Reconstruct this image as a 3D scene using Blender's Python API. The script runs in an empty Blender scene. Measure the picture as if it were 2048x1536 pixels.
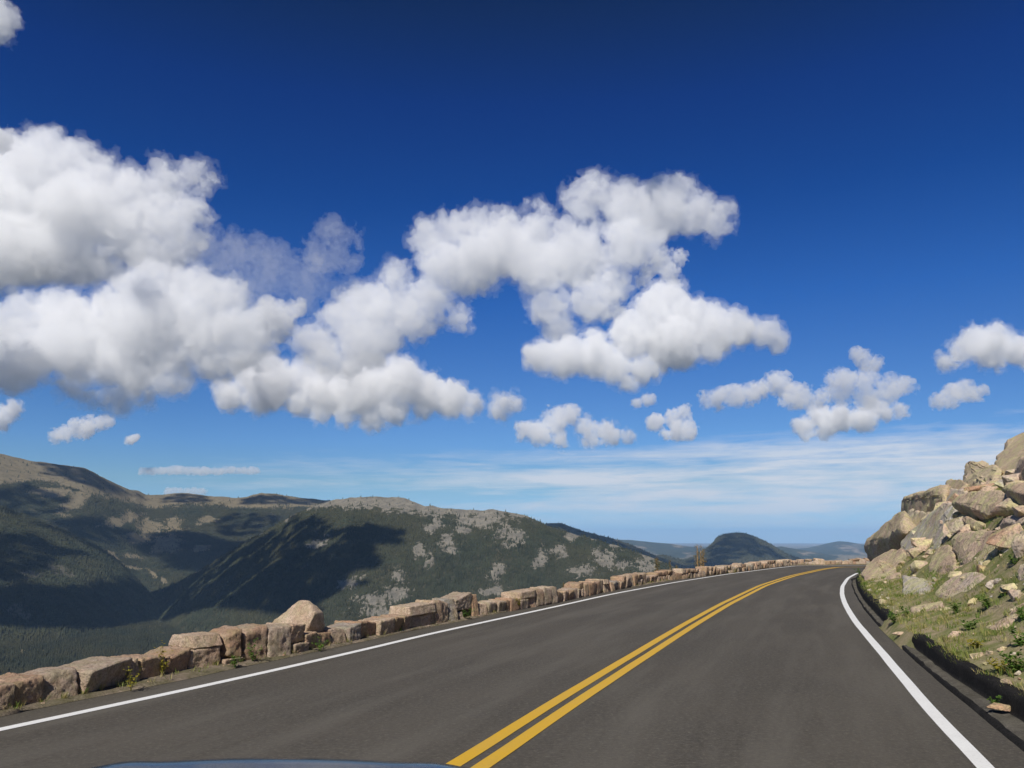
import bpy, bmesh, math, random
import numpy as np
from mathutils import Vector, Matrix, noise as mnoise
random.seed(7)
rng = np.random.default_rng(7)
scene = bpy.context.scene
C = scene.collection
# ------------------------------------------------------------------ camera
F_PX = 1650.0                      # focal length for a 2048 px wide picture
EYE = 1078.0                       # picture row of the eye level
CAM = np.array([0.0, 0.0, 1.5])
PITCH = math.atan((EYE - 768.0) / F_PX)
cp, sp = math.cos(PITCH), math.sin(PITCH)

def ray(px, py):
    dx = (px - 1024.0) / F_PX
    dy = (768.0 - py) / F_PX
    return np.array([dx, cp - dy * sp, sp + dy * cp])

def on_ground(px, py, z=0.0):
    d = ray(px, py)
    t = (z - CAM[2]) / d[2]
    return CAM + d * t

def at_y(px, py, Y):
    """point seen at (px, py), Y metres ahead of the camera"""
    d = ray(px, py)
    return CAM + d * (Y / d[1])

def elev_tan(px, py):
    d = ray(px, py)
    return d[2] / math.hypot(d[0], d[1])

def azim(px, py):
    d = ray(px, py)
    return math.atan2(d[0], d[1])

cam_data = bpy.data.cameras.new("camera")
cam_data.sensor_width = 36.0
cam_data.lens = 36.0 * F_PX / 2048.0
cam_data.clip_start = 0.05
cam_data.clip_end = 200000.0
cam = bpy.data.objects.new("camera", cam_data)
cam.location = CAM
cam.rotation_euler = (math.pi / 2 + PITCH, 0, 0)
C.objects.link(cam)
scene.camera = cam

# ------------------------------------------------------------------ object helpers
def tag(o, label=None, cat=None, group=None, kind=None):
    if label: o["label"] = label
    if cat: o["category"] = cat
    if group: o["group"] = group
    if kind: o["kind"] = kind
    return o

def mesh_obj(name, verts, faces, mat=None, parent=None, smooth=True):
    me = bpy.data.meshes.new(name)
    if isinstance(faces, np.ndarray):
        v = np.asarray(verts, dtype=np.float32)
        n, k = faces.shape
        me.vertices.add(len(v)); me.vertices.foreach_set("co", v.ravel())
        me.loops.add(n * k); me.loops.foreach_set("vertex_index", faces.astype(np.int32).ravel())
        me.polygons.add(n)
        me.polygons.foreach_set("loop_start", np.arange(0, n * k, k, dtype=np.int32))
        me.update(calc_edges=True)
        me.validate()
    else:
        me.from_pydata([tuple(p) for p in verts], [], faces)
        me.update()
    if smooth:
        me.polygons.foreach_set("use_smooth", [True] * len(me.polygons))
    if mat:
        for m in (mat if isinstance(mat, (list, tuple)) else [mat]):
            me.materials.append(m)
    o = bpy.data.objects.new(name, me)
    C.objects.link(o)
    if parent is not None: o.parent = parent
    return o

def empty(name, loc=(0, 0, 0), rz=0.0):
    o = bpy.data.objects.new(name, None)
    o.location = loc
    o.rotation_euler = (0, 0, rz)
    o.empty_display_size = 0.2
    C.objects.link(o)
    return o

# ------------------------------------------------------------------ numpy noise
_perm = np.random.default_rng(11).random((64, 64, 64)).astype(np.float32)
def vnoise(x, y, z):
    """smooth value noise in -1..1"""
    xi, yi, zi = np.floor(x).astype(np.int64), np.floor(y).astype(np.int64), np.floor(z).astype(np.int64)
    fx, fy, fz = (x - xi).astype(np.float32), (y - yi).astype(np.float32), (z - zi).astype(np.float32)
    fx = fx * fx * (3 - 2 * fx); fy = fy * fy * (3 - 2 * fy); fz = fz * fz * (3 - 2 * fz)
    x0, y0, z0 = xi & 63, yi & 63, zi & 63
    x1, y1, z1 = (xi + 1) & 63, (yi + 1) & 63, (zi + 1) & 63
    P = _perm
    a = P[x0, y0, z0] * (1 - fx) + P[x1, y0, z0] * fx
    b = P[x0, y1, z0] * (1 - fx) + P[x1, y1, z0] * fx
    c = P[x0, y0, z1] * (1 - fx) + P[x1, y0, z1] * fx
    d = P[x0, y1, z1] * (1 - fx) + P[x1, y1, z1] * fx
    r = (a * (1 - fy) + b * fy) * (1 - fz) + (c * (1 - fy) + d * fy) * fz
    return r * 2 - 1

def fbm(x, y, z, octaves=5, gain=0.5, lac=2.03, ridged=False):
    s = 0.0; a = 1.0; t = 0.0
    for k in range(octaves):
        n = vnoise(x + 17.3 * k, y + 5.1 * k, z + 9.7 * k)
        if ridged: n = 1 - 2 * np.abs(n)
        s = s + a * n; t += a
        a *= gain; x = x * lac; y = y * lac; z = z * lac
    return s / t

# ------------------------------------------------------------------ node helpers
def new_mat(name):
    m = bpy.data.materials.new(name); m.use_nodes = True
    m.node_tree.nodes.clear()
    return m, m.node_tree

def nd(nt, typ, **kw):
    n = nt.nodes.new(typ)
    ins = kw.pop("ins", {})
    for k, v in kw.items(): setattr(n, k, v)
    for k, v in ins.items():
        s = n.inputs[k]
        if isinstance(v, bpy.types.NodeSocket): nt.links.new(v, s)
        else: s.default_value = v
    return n

def mth(nt, op, a, b=0.0, c=None, clamp=False):
    n = nt.nodes.new("ShaderNodeMath"); n.operation = op; n.use_clamp = clamp
    for i, v in enumerate((a, b, c)):
        if v is None: continue
        if isinstance(v, bpy.types.NodeSocket): nt.links.new(v, n.inputs[i])
        else: n.inputs[i].default_value = v
    return n.outputs[0]

def ramp(nt, fac, stops, interp="LINEAR"):
    n = nt.nodes.new("ShaderNodeValToRGB")
    n.color_ramp.interpolation = interp
    el = n.color_ramp.elements
    while len(el) < len(stops): el.new(0.5)
    for e, (p, c) in zip(el, stops):
        e.position = p
        e.color = (c, c, c, 1) if isinstance(c, (int, float)) else (*c, 1)
    nt.links.new(fac, n.inputs["Fac"])
    return n.outputs["Color"]

def mixc(nt, fac, a, b, mode="MIX"):
    n = nt.nodes.new("ShaderNodeMix"); n.data_type = "RGBA"; n.blend_type = mode
    for s, v in ((n.inputs[0], fac), (n.inputs[6], a), (n.inputs[7], b)):
        if isinstance(v, bpy.types.NodeSocket): nt.links.new(v, s)
        elif isinstance(v, (int, float)): s.default_value = v
        else: s.default_value = (*v, 1) if len(v) == 3 else v
    return n.outputs[2]

def tex_noise(nt, vec, scale, detail=4.0, rough=0.55, dist=0.0, out="Fac"):
    n = nd(nt, "ShaderNodeTexNoise", ins={"Scale": scale, "Detail": detail, "Roughness": rough, "Distortion": dist})
    if vec is not None: nt.links.new(vec, n.inputs["Vector"])
    return n.outputs[out]

def mapping(nt, vec, scale=(1, 1, 1), rot=(0, 0, 0), loc=(0, 0, 0)):
    n = nd(nt, "ShaderNodeMapping")
    n.inputs["Scale"].default_value = scale; n.inputs["Rotation"].default_value = rot; n.inputs["Location"].default_value = loc
    nt.links.new(vec, n.inputs["Vector"])
    return n.outputs[0]

def srgb(r, g, b):
    f = lambda c: (c / 255 / 12.92) if c / 255 <= 0.04045 else ((c / 255 + 0.055) / 1.055) ** 2.4
    return (f(r), f(g), f(b))

# ------------------------------------------------------------------ sun direction (towards the sun)
SUN_EL = math.radians(42.0)
SUN_AZ = math.radians(197.0)       # clockwise from +Y (the way the camera looks): behind and a little to the left
SUN = np.array([math.sin(SUN_AZ) * math.cos(SUN_EL), math.cos(SUN_AZ) * math.cos(SUN_EL), math.sin(SUN_EL)])

def setup_render():
    cy = scene.cycles
    scene.render.engine = "CYCLES"
    cy.use_denoising = True
    try:
        cy.denoiser = "OPENIMAGEDENOISE"
        cy.denoising_input_passes = "RGB_ALBEDO_NORMAL"
        cy.denoising_prefilter = "ACCURATE"
    except Exception: pass
    cy.use_adaptive_sampling = True
    cy.adaptive_threshold = 0.02
    cy.max_bounces = 16
    cy.diffuse_bounces = 2
    cy.glossy_bounces = 2
    cy.transmission_bounces = 2
    cy.volume_bounces = 14
    cy.transparent_max_bounces = 24
    cy.sample_clamp_indirect = 10
    cy.caustics_reflective = False
    cy.caustics_refractive = False
    vs = scene.view_settings
    scene.display_settings.display_device = "sRGB"
    vs.view_transform = "Standard"; vs.look = "None"
    vs.exposure = 0.0; vs.gamma = 1.0
setup_render()
# ------------------------------------------------------------------ clouds: closed lumpy meshes filled with an even scattering volume
def surface_nets(Fd):
    """Fd: scalar grid, inside < 0.  -> verts in grid units, quads"""
    nx, ny, nz = Fd.shape
    ins = Fd < 0
    cnt = np.zeros((nx - 1, ny - 1, nz - 1), np.int8)
    for a in (0, 1):
        for b in (0, 1):
            for c in (0, 1):
                cnt += ins[a:nx - 1 + a, b:ny - 1 + b, c:nz - 1 + c]
    act = (cnt > 0) & (cnt < 8)
    idx = np.argwhere(act)
    ids = np.full(act.shape, -1, np.int64)
    ids[act] = np.arange(len(idx))
    i, j, k = idx.T
    acc = np.zeros((len(idx), 3)); n = np.zeros(len(idx))
    corners = [(a, b, c) for a in (0, 1) for b in (0, 1) for c in (0, 1)]
    for p in corners:
        for ax in range(3):
            if p[ax]: continue
            q = list(p); q[ax] = 1
            f0 = Fd[i + p[0], j + p[1], k + p[2]]; f1 = Fd[i + q[0], j + q[1], k + q[2]]
            m = (f0 < 0) != (f1 < 0)
            t = np.where(m, f0 / np.where(m, f0 - f1, 1), 0)
            pos = np.tile(np.array(p, float), (len(idx), 1)); pos[:, ax] = t
            acc[m] += pos[m]; n[m] += 1
    verts = idx + acc / n[:, None]
    quads = []
    for ax in range(3):
        u, v = (ax + 1) % 3, (ax + 2) % 3
        s0 = [slice(1, None)] * 3; s1 = [slice(1, None)] * 3
        s0[ax] = slice(0, -1); s1[ax] = slice(1, None)
        for w in (u, v):
            s0[w] = slice(1, -1); s1[w] = slice(1, -1)
        A = ins[tuple(s0)]; B = ins[tuple(s1)]
        ch = np.argwhere(A != B)
        if not len(ch): continue
        flip = A[tuple(ch.T)]
        base = ch.copy(); base[:, u] += 1; base[:, v] += 1
        def cell(du, dv):
            q = base.copy(); q[:, u] -= du; q[:, v] -= dv
            return ids[q[:, 0], q[:, 1], q[:, 2]]
        q = np.stack([cell(1, 1), cell(0, 1), cell(0, 0), cell(1, 0)], 1)
        q[~flip] = q[~flip][:, ::-1]
        quads.append(q)
    quads = np.concatenate(quads)
    return verts, quads[(quads >= 0).all(1)]

_cloud_mats = {}
def cloud_mat(density):
    if density not in _cloud_mats:
        m, nt = new_mat("cloud_vapour")
        out = nd(nt, "ShaderNodeOutputMaterial")
        v = nd(nt, "ShaderNodeVolumeScatter")
        v.inputs["Color"].default_value = (1, 1, 1, 1)
        v.inputs["Density"].default_value = density
        v.inputs["Anisotropy"].default_value = 0.0
        nt.links.new(v.outputs[0], out.inputs["Volume"])
        _cloud_mats[density] = m
    return _cloud_mats[density]

def make_cloud(blobs, Y, mfp=0.35, lump=0.5, rag=0.25, seed=1, step_px=3.0, name="cloud", depth=1.0, grow=.10, halo=.24, core=True):
    """blobs: (px, py, radius px) of the puffs as seen from the road, the cloud Y metres ahead.
    mfp: mean free path as a share of the mean puff radius"""
    r_ = np.random.default_rng(seed)
    s = math.hypot(Y, Y * 0.25) / F_PX                 # metres per pixel there
    sph = []
    for (x, y, r) in blobs:
        dz = r_.uniform(-.35, .35) * r * s * depth
        p = at_y(x, y, Y + dz)
        sph.append((*p, r * s * r_.uniform(.82, 1.18)))
    sph = np.array(sph)
    R = sph[:, 3]
    # smaller puffs budding from the surface of the large ones
    lv = [sph * np.array([1, 1, 1, 0.92])]
    cur = sph
    for frac, n in ((0.46, 12), (0.23, 20)):
        out = []
        for (x, y, z, r) in cur:
            if r * frac < 1.2 * step_px * s: continue
            d = r_.normal(size=(n, 3)); d /= np.linalg.norm(d, axis=1)[:, None]
            d[:, 2] = np.abs(d[:, 2]) * np.where(r_.random(n) < .75, 1, -.6)
            rr = r * frac * r_.uniform(.35, 1.25, n)
            out.append(np.column_stack([np.array([x, y, z]) + d * (r * .92 - rr * .35)[:, None], rr]))
        if not out: break
        cur = np.concatenate(out)
        lv.append(cur if frac > .3 else cur)
        cur = cur[r_.random(len(cur)) < .5]
    allS = np.concatenate(lv)
    h = step_px * s
    lo = (allS[:, :3] - allS[:, 3:]).min(0) - 4 * h - .5 * float(np.median(R))
    hi = (allS[:, :3] + allS[:, 3:]).max(0) + 4 * h + .5 * float(np.median(R))
    n = np.ceil((hi - lo) / h).astype(int) + 1
    D = np.full(n, 6 * h + float(R.max()), np.float32)
    ax = [lo[k] + np.arange(n[k]) * h for k in range(3)]
    k_s = 0.12 * float(np.median(R))
    for (x, y, z, r) in allS:
        pad = r * 0.5 + 3 * h
        a = np.maximum(((np.array([x, y, z]) - r - pad - lo) / h).astype(int), 0)
        b = np.minimum(((np.array([x, y, z]) + r + pad - lo) / h).astype(int) + 2, n)
        X = ax[0][a[0]:b[0]][:, None, None] - x; Yy = ax[1][a[1]:b[1]][None, :, None] - y; Z = ax[2][a[2]:b[2]][None, None, :] - z
        d = (np.sqrt(X * X + Yy * Yy + Z * Z) - r).astype(np.float32)
        sub = D[a[0]:b[0], a[1]:b[1], a[2]:b[2]]
        hh = np.clip(0.5 + 0.5 * (sub - d) / k_s, 0, 1)
        sub[...] = sub * (1 - hh) + d * hh - k_s * hh * (1 - hh)
    rm = float(np.median(R))
    GX, GY, GZ = np.meshgrid(*[a.astype(np.float32) for a in ax], indexing="ij")
    band = np.abs(D) < rm * 1.1
    gx, gy, gz = GX[band], GY[band], GZ[band]
    w = seed * 7.7
    big = 1.3 * fbm(gx / (rm * 1.9) + w, gy / (rm * 1.9), gz / (rm * 1.9), 3)
    fine = fbm(gx / (rm * .5) + w, gy / (rm * .5), gz / (rm * .5), 6, gain=.68)
    bil = np.abs(vnoise(gx / (rm * .55) + w, gy / (rm * .55), gz / (rm * .55))) + .5 * np.abs(vnoise(gx / (rm * .2) + w, gy / (rm * .2), gz / (rm * .2))) + .25 * np.abs(vnoise(gx / (rm * .1) + w, gy / (rm * .1), gz / (rm * .1)))
    base = D[band].copy()
    def build(shift, kb, kf, kl, nm, dens, parent=None):
        E = D.copy()
        E[band] = base - shift * rm + (big * kb + fine * kf - (bil - .55) * kl) * rm
        E[0], E[-1] = h, h; E[:, 0], E[:, -1] = h, h; E[:, :, 0], E[:, :, -1] = h, h
        v, q = surface_nets(E)
        v, q = drop_specks(v, q, 60)
        v = lo + v * h
        c = v.mean(0) if parent is None else np.array(parent.location)
        o = mesh_obj(nm, v - c, q, cloud_mat(round(dens, 7)), parent)
        if parent is None: o.location = c
        return o
    dens = 1.0 / (mfp * rm)
    o = build(grow + halo, rag * .9, rag * 2.2, rag * .2, name, dens * (.20 if core else 1))
    if core: build(grow, rag * .9, rag * 1.15, rag * 1.15, "dense_core", dens * .75, o)
    return o

def drop_specks(v, q, n_min):
    """leave out the crumbs that the noise breaks off"""
    lab = np.arange(len(v))
    e = np.concatenate([q[:, [0, 1]], q[:, [1, 2]], q[:, [2, 3]], q[:, [3, 0]]])
    while True:
        m = np.minimum(lab[e[:, 0]], lab[e[:, 1]])
        new = lab.copy(); np.minimum.at(new, e[:, 0], m); np.minimum.at(new, e[:, 1], m)
        new = new[new]
        if (new == lab).all(): break
        lab = new
    cnt = np.bincount(lab, minlength=len(v))
    keep = cnt[lab] >= n_min
    if not keep.any(): return v, q
    idx = np.cumsum(keep) - 1
    q = q[keep[q[:, 0]]]
    return v[keep], idx[q]
# ------------------------------------------------------------------ mountains, valley, plain
def project(P):
    d = P - CAM
    zc = d[..., 1] * cp + d[..., 2] * sp
    yc = -d[..., 1] * sp + d[..., 2] * cp
    zc = np.maximum(zc, 1e-3)
    return 1024 + F_PX * d[..., 0] / zc, 768 - F_PX * yc / zc

def interp(tab, x):
    t = np.array(tab, float)
    return np.interp(x, t[:, 0], t[:, 1])

def smooth1(y, k):
    if k < 2: return y
    w = np.hanning(k + 2)[1:-1]; w /= w.sum()
    return np.convolve(np.pad(y, (k, k), mode="edge"), w, mode="same")[k:-k]

def ell_mask(px, py, ells, soft=0.35):
    m = np.full(px.shape, -9.0)
    for e in ells:
        cx, cy, rx, ry = e[:4]; rot = math.radians(e[4]) if len(e) > 4 else 0.0
        dx, dy = px - cx, py - cy
        u = (dx * math.cos(rot) + dy * math.sin(rot)) / rx; v = (-dx * math.sin(rot) + dy * math.cos(rot)) / ry
        m = np.maximum(m, 1 - np.sqrt(u * u + v * v))
    return m            # > 0 inside

def terrain_mat(name, ground_a, ground_b, rock_a, rock_b, scale, bump=1.0):
    m, nt = new_mat(name)
    out = nd(nt, "ShaderNodeOutputMaterial")
    b = nd(nt, "ShaderNodeBsdfDiffuse"); b.inputs["Roughness"].default_value = 0.6
    nt.links.new(b.outputs[0], out.inputs["Surface"])
    pos = nd(nt, "ShaderNodeNewGeometry").outputs["Position"]
    at = nd(nt, "ShaderNodeAttribute", attribute_name="rock").outputs["Fac"]
    n1 = tex_noise(nt, pos, scale, 8, 0.65)
    n2 = tex_noise(nt, pos, scale * 6, 6, 0.7)
    n3 = tex_noise(nt, mapping(nt, pos, (1, 1, .25)), scale * 2.3, 8, 0.7)
    g = mixc(nt, ramp(nt, n1, [(0.38, 0), (0.64, 1)]), ground_a, ground_b)
    g = mixc(nt, ramp(nt, n2, [(0.35, 0), (0.7, 1)]), g, tuple(c * 0.55 for c in ground_a))
    r = mixc(nt, ramp(nt, n3, [(0.36, 0), (0.66, 1)]), rock_a, rock_b)
    r = mixc(nt, ramp(nt, n2, [(0.3, 0.8), (0.5, 0)]), r, tuple(c * 0.5 for c in rock_b))
    n5 = tex_noise(nt, pos, scale * 3.2, 7, 0.78)
    f = mth(nt, "ADD", at, mth(nt, "MULTIPLY", mth(nt, "SUBTRACT", n5, 0.5), 2.4))
    f = ramp(nt, f, [(0.36, 0), (0.72, 1)])
    nt.links.new(mixc(nt, f, g, r), b.inputs["Color"])
    bp = nd(nt, "ShaderNodeBump", ins={"Strength": 0.9, "Distance": bump})
    nt.links.new(n3, bp.inputs["Height"]); nt.links.new(bp.outputs[0], b.inputs["Normal"])
    return m

def ridge_layer(name, prof, dist, Lf, zfoot, amp, lam, na, ns, seed, gpow=1.0, k=5, jag=0.0, back=0.6):
    px = np.linspace(prof[0][0], prof[-1][0], na)
    py = smooth1(interp(prof, px), k)
    if jag: py = py + jag * fbm(px / 9.0 + seed, px * 0 + 1.3, px * 0, 4)
    R = smooth1(interp(dist, px), 31)
    az = np.array([azim(a, b) for a, b in zip(px, py)])
    te = np.array([elev_tan(a, b) for a, b in zip(px, py)])
    zr = CAM[2] + R * te
    nb = max(6, ns // 6)
    s = np.concatenate([-np.linspace(back, 0, nb, endpoint=False), np.linspace(0, 1, ns) ** 1.15])
    L = interp(Lf, px) if isinstance(Lf, list) else np.full(na, float(Lf))
    A, S = np.meshgrid(az, s, indexing="ij")
    d = R[:, None] - S * L[:, None]
    zf = np.minimum(zfoot, zr - 20)[:, None]
    g = np.where(S > 0, np.abs(S) ** gpow, np.abs(S) * 0.9)
    z = zr[:, None] - (zr[:, None] - zf) * g
    X = CAM[0] + np.sin(A) * d; Y = CAM[1] + np.cos(A) * d
    env = np.clip(np.abs(S) * 4, 0, 1) * np.where(S > 0, 1, 1)
    n = fbm(X / lam + seed, Y / lam, X * 0, 6, 0.52, ridged=True) * 0.7 + fbm(X / (lam * 2.4) + seed * 2, Y / (lam * 2.4), X * 0 + 3, 3) * 0.6
    z = z + amp * n * env + amp * 0.06 * fbm(X / (lam * .12), Y / (lam * .12), X * 0 + seed, 3)
    return dict(P=np.stack([X, Y, z], -1), S=S, name=name)

def grid_faces(na, ns):
    i = np.arange(na - 1)[:, None] * ns + np.arange(ns - 1)[None, :]
    return np.stack([i, i + ns, i + ns + 1, i + 1], -1).reshape(-1, 4)

def layer_mesh(Lr, rock, mat, name):
    P = Lr["P"]; na, ns = P.shape[:2]
    f = grid_faces(na, ns)[:, ::-1]
    c = P.reshape(-1, 3).mean(0)
    o = mesh_obj(name, P.reshape(-1, 3) - c, f, mat)
    o.location = c
    at = o.data.attributes.new("rock", "FLOAT", "POINT")
    at.data.foreach_set("value", np.clip(rock, 0, 1).astype(np.float32).ravel())
    tag(o, kind="structure")
    return o

leaf_mats = {}
def forest_mat(col):
    if col in leaf_mats: return leaf_mats[col]
    m, nt = new_mat("conifer_needles")
    out = nd(nt, "ShaderNodeOutputMaterial"); b = nd(nt, "ShaderNodeBsdfDiffuse")
    nt.links.new(b.outputs[0], out.inputs["Surface"])
    pos = nd(nt, "ShaderNodeNewGeometry").outputs["Position"]
    n = tex_noise(nt, pos, 0.02, 5, 0.7); n2 = tex_noise(nt, pos, 0.004, 4, 0.6)
    a = mixc(nt, ramp(nt, n, [(0.35, 0), (0.65, 1)]), tuple(c * 0.6 for c in col), tuple(c * 1.35 for c in col))
    a = mixc(nt, ramp(nt, n2, [(0.4, 0), (0.62, 0.5)]), a, (col[0] * 1.7, col[1] * 1.35, col[2] * 1.1))
    nt.links.new(a, b.inputs["Color"])
    leaf_mats[col] = m
    return m

def scatter_forest(Lr, dens, n, hmin, hmax, mat, label, seed, sides=5, tiers=1, vis=None, rw=0.2):
    """one mass of far conifers: cones merged into a single object"""
    r_ = np.random.default_rng(seed)
    P = Lr["P"]
    e1 = P[1:, :-1] - P[:-1, :-1]; e2 = P[:-1, 1:] - P[:-1, :-1]
    area = np.linalg.norm(np.cross(e1, e2), axis=-1)
    w = area * np.clip(dens[:-1, :-1], 0, None)
    px, py = project(P[:-1, :-1])
    inview = (px > -520) & (px < 2110) & (py < 1480) & (Lr["S"][:-1, :-1] > -0.04)
    if vis is not None: inview &= vis(px, py)
    w = (w * inview).ravel(); w /= w.sum()
    cell = r_.choice(len(w), n, p=w)
    i, j = np.unravel_index(cell, area.shape)
    u, v = r_.random(n)[:, None], r_.random(n)[:, None]
    base = P[i, j] * (1 - u) * (1 - v) + P[i + 1, j] * u * (1 - v) + P[i, j + 1] * (1 - u) * v + P[i + 1, j + 1] * u * v
    h = r_.uniform(hmin, hmax, n) * (1 + 0.25 * r_.normal(size=n)).clip(.5, 1.6)
    rad = h * r_.uniform(.8, 1.25, n) * rw
    th = np.arange(sides) / sides * 2 * np.pi
    V, Fc = [], []
    off = 0
    for t in range(tiers):
        z0 = h * (0.02 if t == 0 else 0.42); z1 = h * (1.0 if t == tiers - 1 else 0.68); rr = rad * (1.0 if t == 0 else 0.68)
        ph = r_.uniform(0, 6.28, n)
        ring = np.stack([base[:, 0][:, None] + rr[:, None] * np.cos(th + ph[:, None]), base[:, 1][:, None] + rr[:, None] * np.sin(th + ph[:, None]),
                         np.repeat((base[:, 2] + z0)[:, None], sides, 1)], -1)
        tip = base + np.stack([r_.normal(0, .02, n) * h, r_.normal(0, .02, n) * h, z1], -1)
        V.append(np.concatenate([ring, tip[:, None, :]], 1).reshape(-1, 3))
        b = off + np.arange(n)[:, None] * (sides + 1)
        k = np.arange(sides)
        Fc.append(np.stack([b + k, b + (k + 1) % sides, np.repeat(b + sides, sides, 1)], -1).reshape(-1, 3))
        off += n * (sides + 1)
    V = np.concatenate(V); Fc = np.concatenate(Fc)
    c = V.mean(0)
    o = mesh_obj("forest", V - c, Fc, mat, smooth=False)
    o.location = c
    tag(o, label, "forest", kind="stuff")
    return o

ROCK_A, ROCK_B = (0.22, 0.20, 0.16), (0.125, 0.115, 0.095)
TUND_A, TUND_B = (0.20, 0.165, 0.105), (0.145, 0.125, 0.08)
GRN_A, GRN_B = (0.044, 0.048, 0.029), (0.084, 0.077, 0.047)
NEEDLE = (0.038, 0.044, 0.027)

# ---- the near mountain across the valley
L1 = ridge_layer("mountain",
    [(240, 1215), (300, 1186), (345, 1170), (400, 1140), (470, 1096), (540, 1056), (600, 1023), (640, 1008), (665, 1000), (700, 995), (735, 993), (770, 994), (808, 996), (825, 1003), (850, 1011),
     (880, 1015), (905, 1017), (930, 1021), (955, 1020), (985, 1019), (1010, 1024), (1030, 1027), (1055, 1032), (1075, 1042), (1095, 1052), (1130, 1062), (1200, 1082),
     (1260, 1100), (1310, 1116), (1340, 1130), (1400, 1152), (1500, 1180), (1650, 1210)],
    [(240, 4600), (300, 4500), (500, 3900), (700, 3500), (900, 3300), (1100, 3200), (1340, 3100), (1650, 2900)],
    [(240, 500), (400, 1100), (700, 1250), (1000, 1150), (1350, 900), (1650, 700)], -400, 80, 330, 700, 260, 3, gpow=0.92, jag=0.9)
px1, py1 = project(L1["P"])
R1 = ell_mask(px1, py1, [(960, 1042, 50, 28, 10), (1022, 1072, 38, 20, 0), (870, 1052, 26, 16), (892, 1080, 26, 14), (840, 1100, 20, 22, -10), (858, 1122, 16, 18),
    (992, 1144, 34, 15, -50), (1105, 1100, 36, 15, 10), (1082, 1122, 26, 15, -50), (1210, 1118, 36, 20, 20), (1250, 1132, 24, 14), (1292, 1130, 30, 18, 30), (1225, 1085, 34, 9, 28), (1280, 1103, 36, 9, 24),
    (1140, 1077, 16, 8), (770, 1195, 60, 20, -10), (700, 1165, 30, 12, -15), (640, 1085, 30, 10, -20), (795, 1150, 16, 20), (760, 1230, 60, 18), (985, 1180, 40, 12), (930, 1060, 30, 10), (1160, 1140, 30, 14), (905, 1100, 16, 10)]) * 1.15
top1 = np.interp(px1, [560, 640, 700, 800, 840, 900, 1000, 1040, 1090], [1, 12, 27, 32, 22, 16, 16, 9, 1]) - (py1 - np.interp(px1, L1["P"][:, 0, 0] * 0 + np.linspace(240, 1650, L1["P"].shape[0]), py1[:, L1["P"].shape[1] - 260]))
jn = fbm(px1 / 22, py1 / 12, px1 * 0 + 4, 6, .66)
jf = fbm(px1 / 6, py1 / 4, px1 * 0 + 7, 4, .7)
jv = fbm(px1 / 10, py1 / 26, px1 * 0 + 17, 5, .66)
rock1 = np.clip(0.20 + np.maximum(R1 * 1.05, top1 / 12.0) + 1.3 * jn + 0.9 * jf + .5 * jv, 0, 1) * 0.95

m1 = terrain_mat("mountain_ground", GRN_A, GRN_B, ROCK_A, ROCK_B, 0.012, 6.0)
layer_mesh(L1, rock1, m1, "mountain")
dens1 = np.clip(1.06 - rock1 * 1.05, 0.04, 1) ** 1.5
dens1 = np.where(top1 > -6, dens1 * .25, dens1)
dens1 *= np.clip(1.0 + 0.5 * fbm(px1 / 40, py1 / 22, px1 * 0 + 9, 4), 0.2, 2)
scatter_forest(L1, dens1 + 0.02, 72000, 6, 12, forest_mat(NEEDLE), "dark conifer forest covering the rounded mountain across the valley", 5, 5, 1)

# ---- the spur that comes down from the left
L3 = ridge_layer("hills",
    [(-1500, 1030), (-900, 985), (-420, 935), (-160, 955), (-60, 992), (0, 1013), (50, 1030), (85, 1044), (147, 1071), (205, 1097), (246, 1130), (285, 1172), (330, 1215), (380, 1260)],
    [(-1500, 4300), (100, 4300), (300, 4300), (380, 4300)], [(-160, 1700), (150, 1300), (300, 600), (380, 400)], -400, 40, 480, 520, 150, 8, gpow=0.85, jag=0.6)
px3, py3 = project(L3["P"])
R3 = ell_mask(px3, py3, [(120, 1140, 50, 14, 20), (40, 1225, 40, 20, 20), (60, 1150, 40, 10)]) + 0.5 * fbm(px3 / 18, py3 / 9, px3 * 0, 5)
rock3 = np.clip(R3 * 1.4, 0, 0.8)
m3 = terrain_mat("hill_ground", GRN_A, GRN_B, ROCK_B, GRN_B, 0.012, 6.0)
layer_mesh(L3, rock3, m3, "hills")
scatter_forest(L3, 1.1 - rock3, 48000, 7, 13, forest_mat(NEEDLE), "dark conifer forest on the spur at the left of the valley", 6, 5, 1)

# ---- the high bald ridge far left
L4 = ridge_layer("mountain_ridge",
    [(-1700, 1000), (-1200, 950), (-850, 900), (-480, 858), (-220, 860), (-120, 880), (-40, 898), (0, 907), (30, 914), (60, 921), (100, 926), (135, 931), (168, 936), (185, 943), (205, 954), (230, 966), (262, 980), (275, 980), (292, 990), (330, 989), (350, 986),
     (370, 985.5), (395, 988), (425, 993), (445, 993), (470, 996), (490, 995), (505, 990), (522, 986), (550, 987.5), (575, 992), (600, 995), (615, 997), (625, 996.5), (640, 1000), (665, 1001), (760, 1012), (900, 1040)],
    [(-220, 6200), (200, 6400), (300, 6900), (650, 7200), (900, 7200)], [(-220, 2100), (200, 2100), (400, 2300), (650, 2300), (900, 2000)], -400, 62, 800, 960, 200, 12, gpow=1.0, jag=1.0)
px4, py4 = project(L4["P"])
tl = np.interp(px4, [-900, -220, 0, 60, 130, 200, 260, 300, 330, 400, 470, 520, 600, 700], [985, 968, 968, 962, 972, 994, 1010, 1012, 1018, 1010, 1016, 1018, 1014, 1018])
n4 = fbm(px4 / 26, py4 / 10, px4 * 0 + 2, 6, .66)
t4 = np.clip(0.5 + (tl - py4) / 16 + 0.8 * n4, 0, 1)
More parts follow.
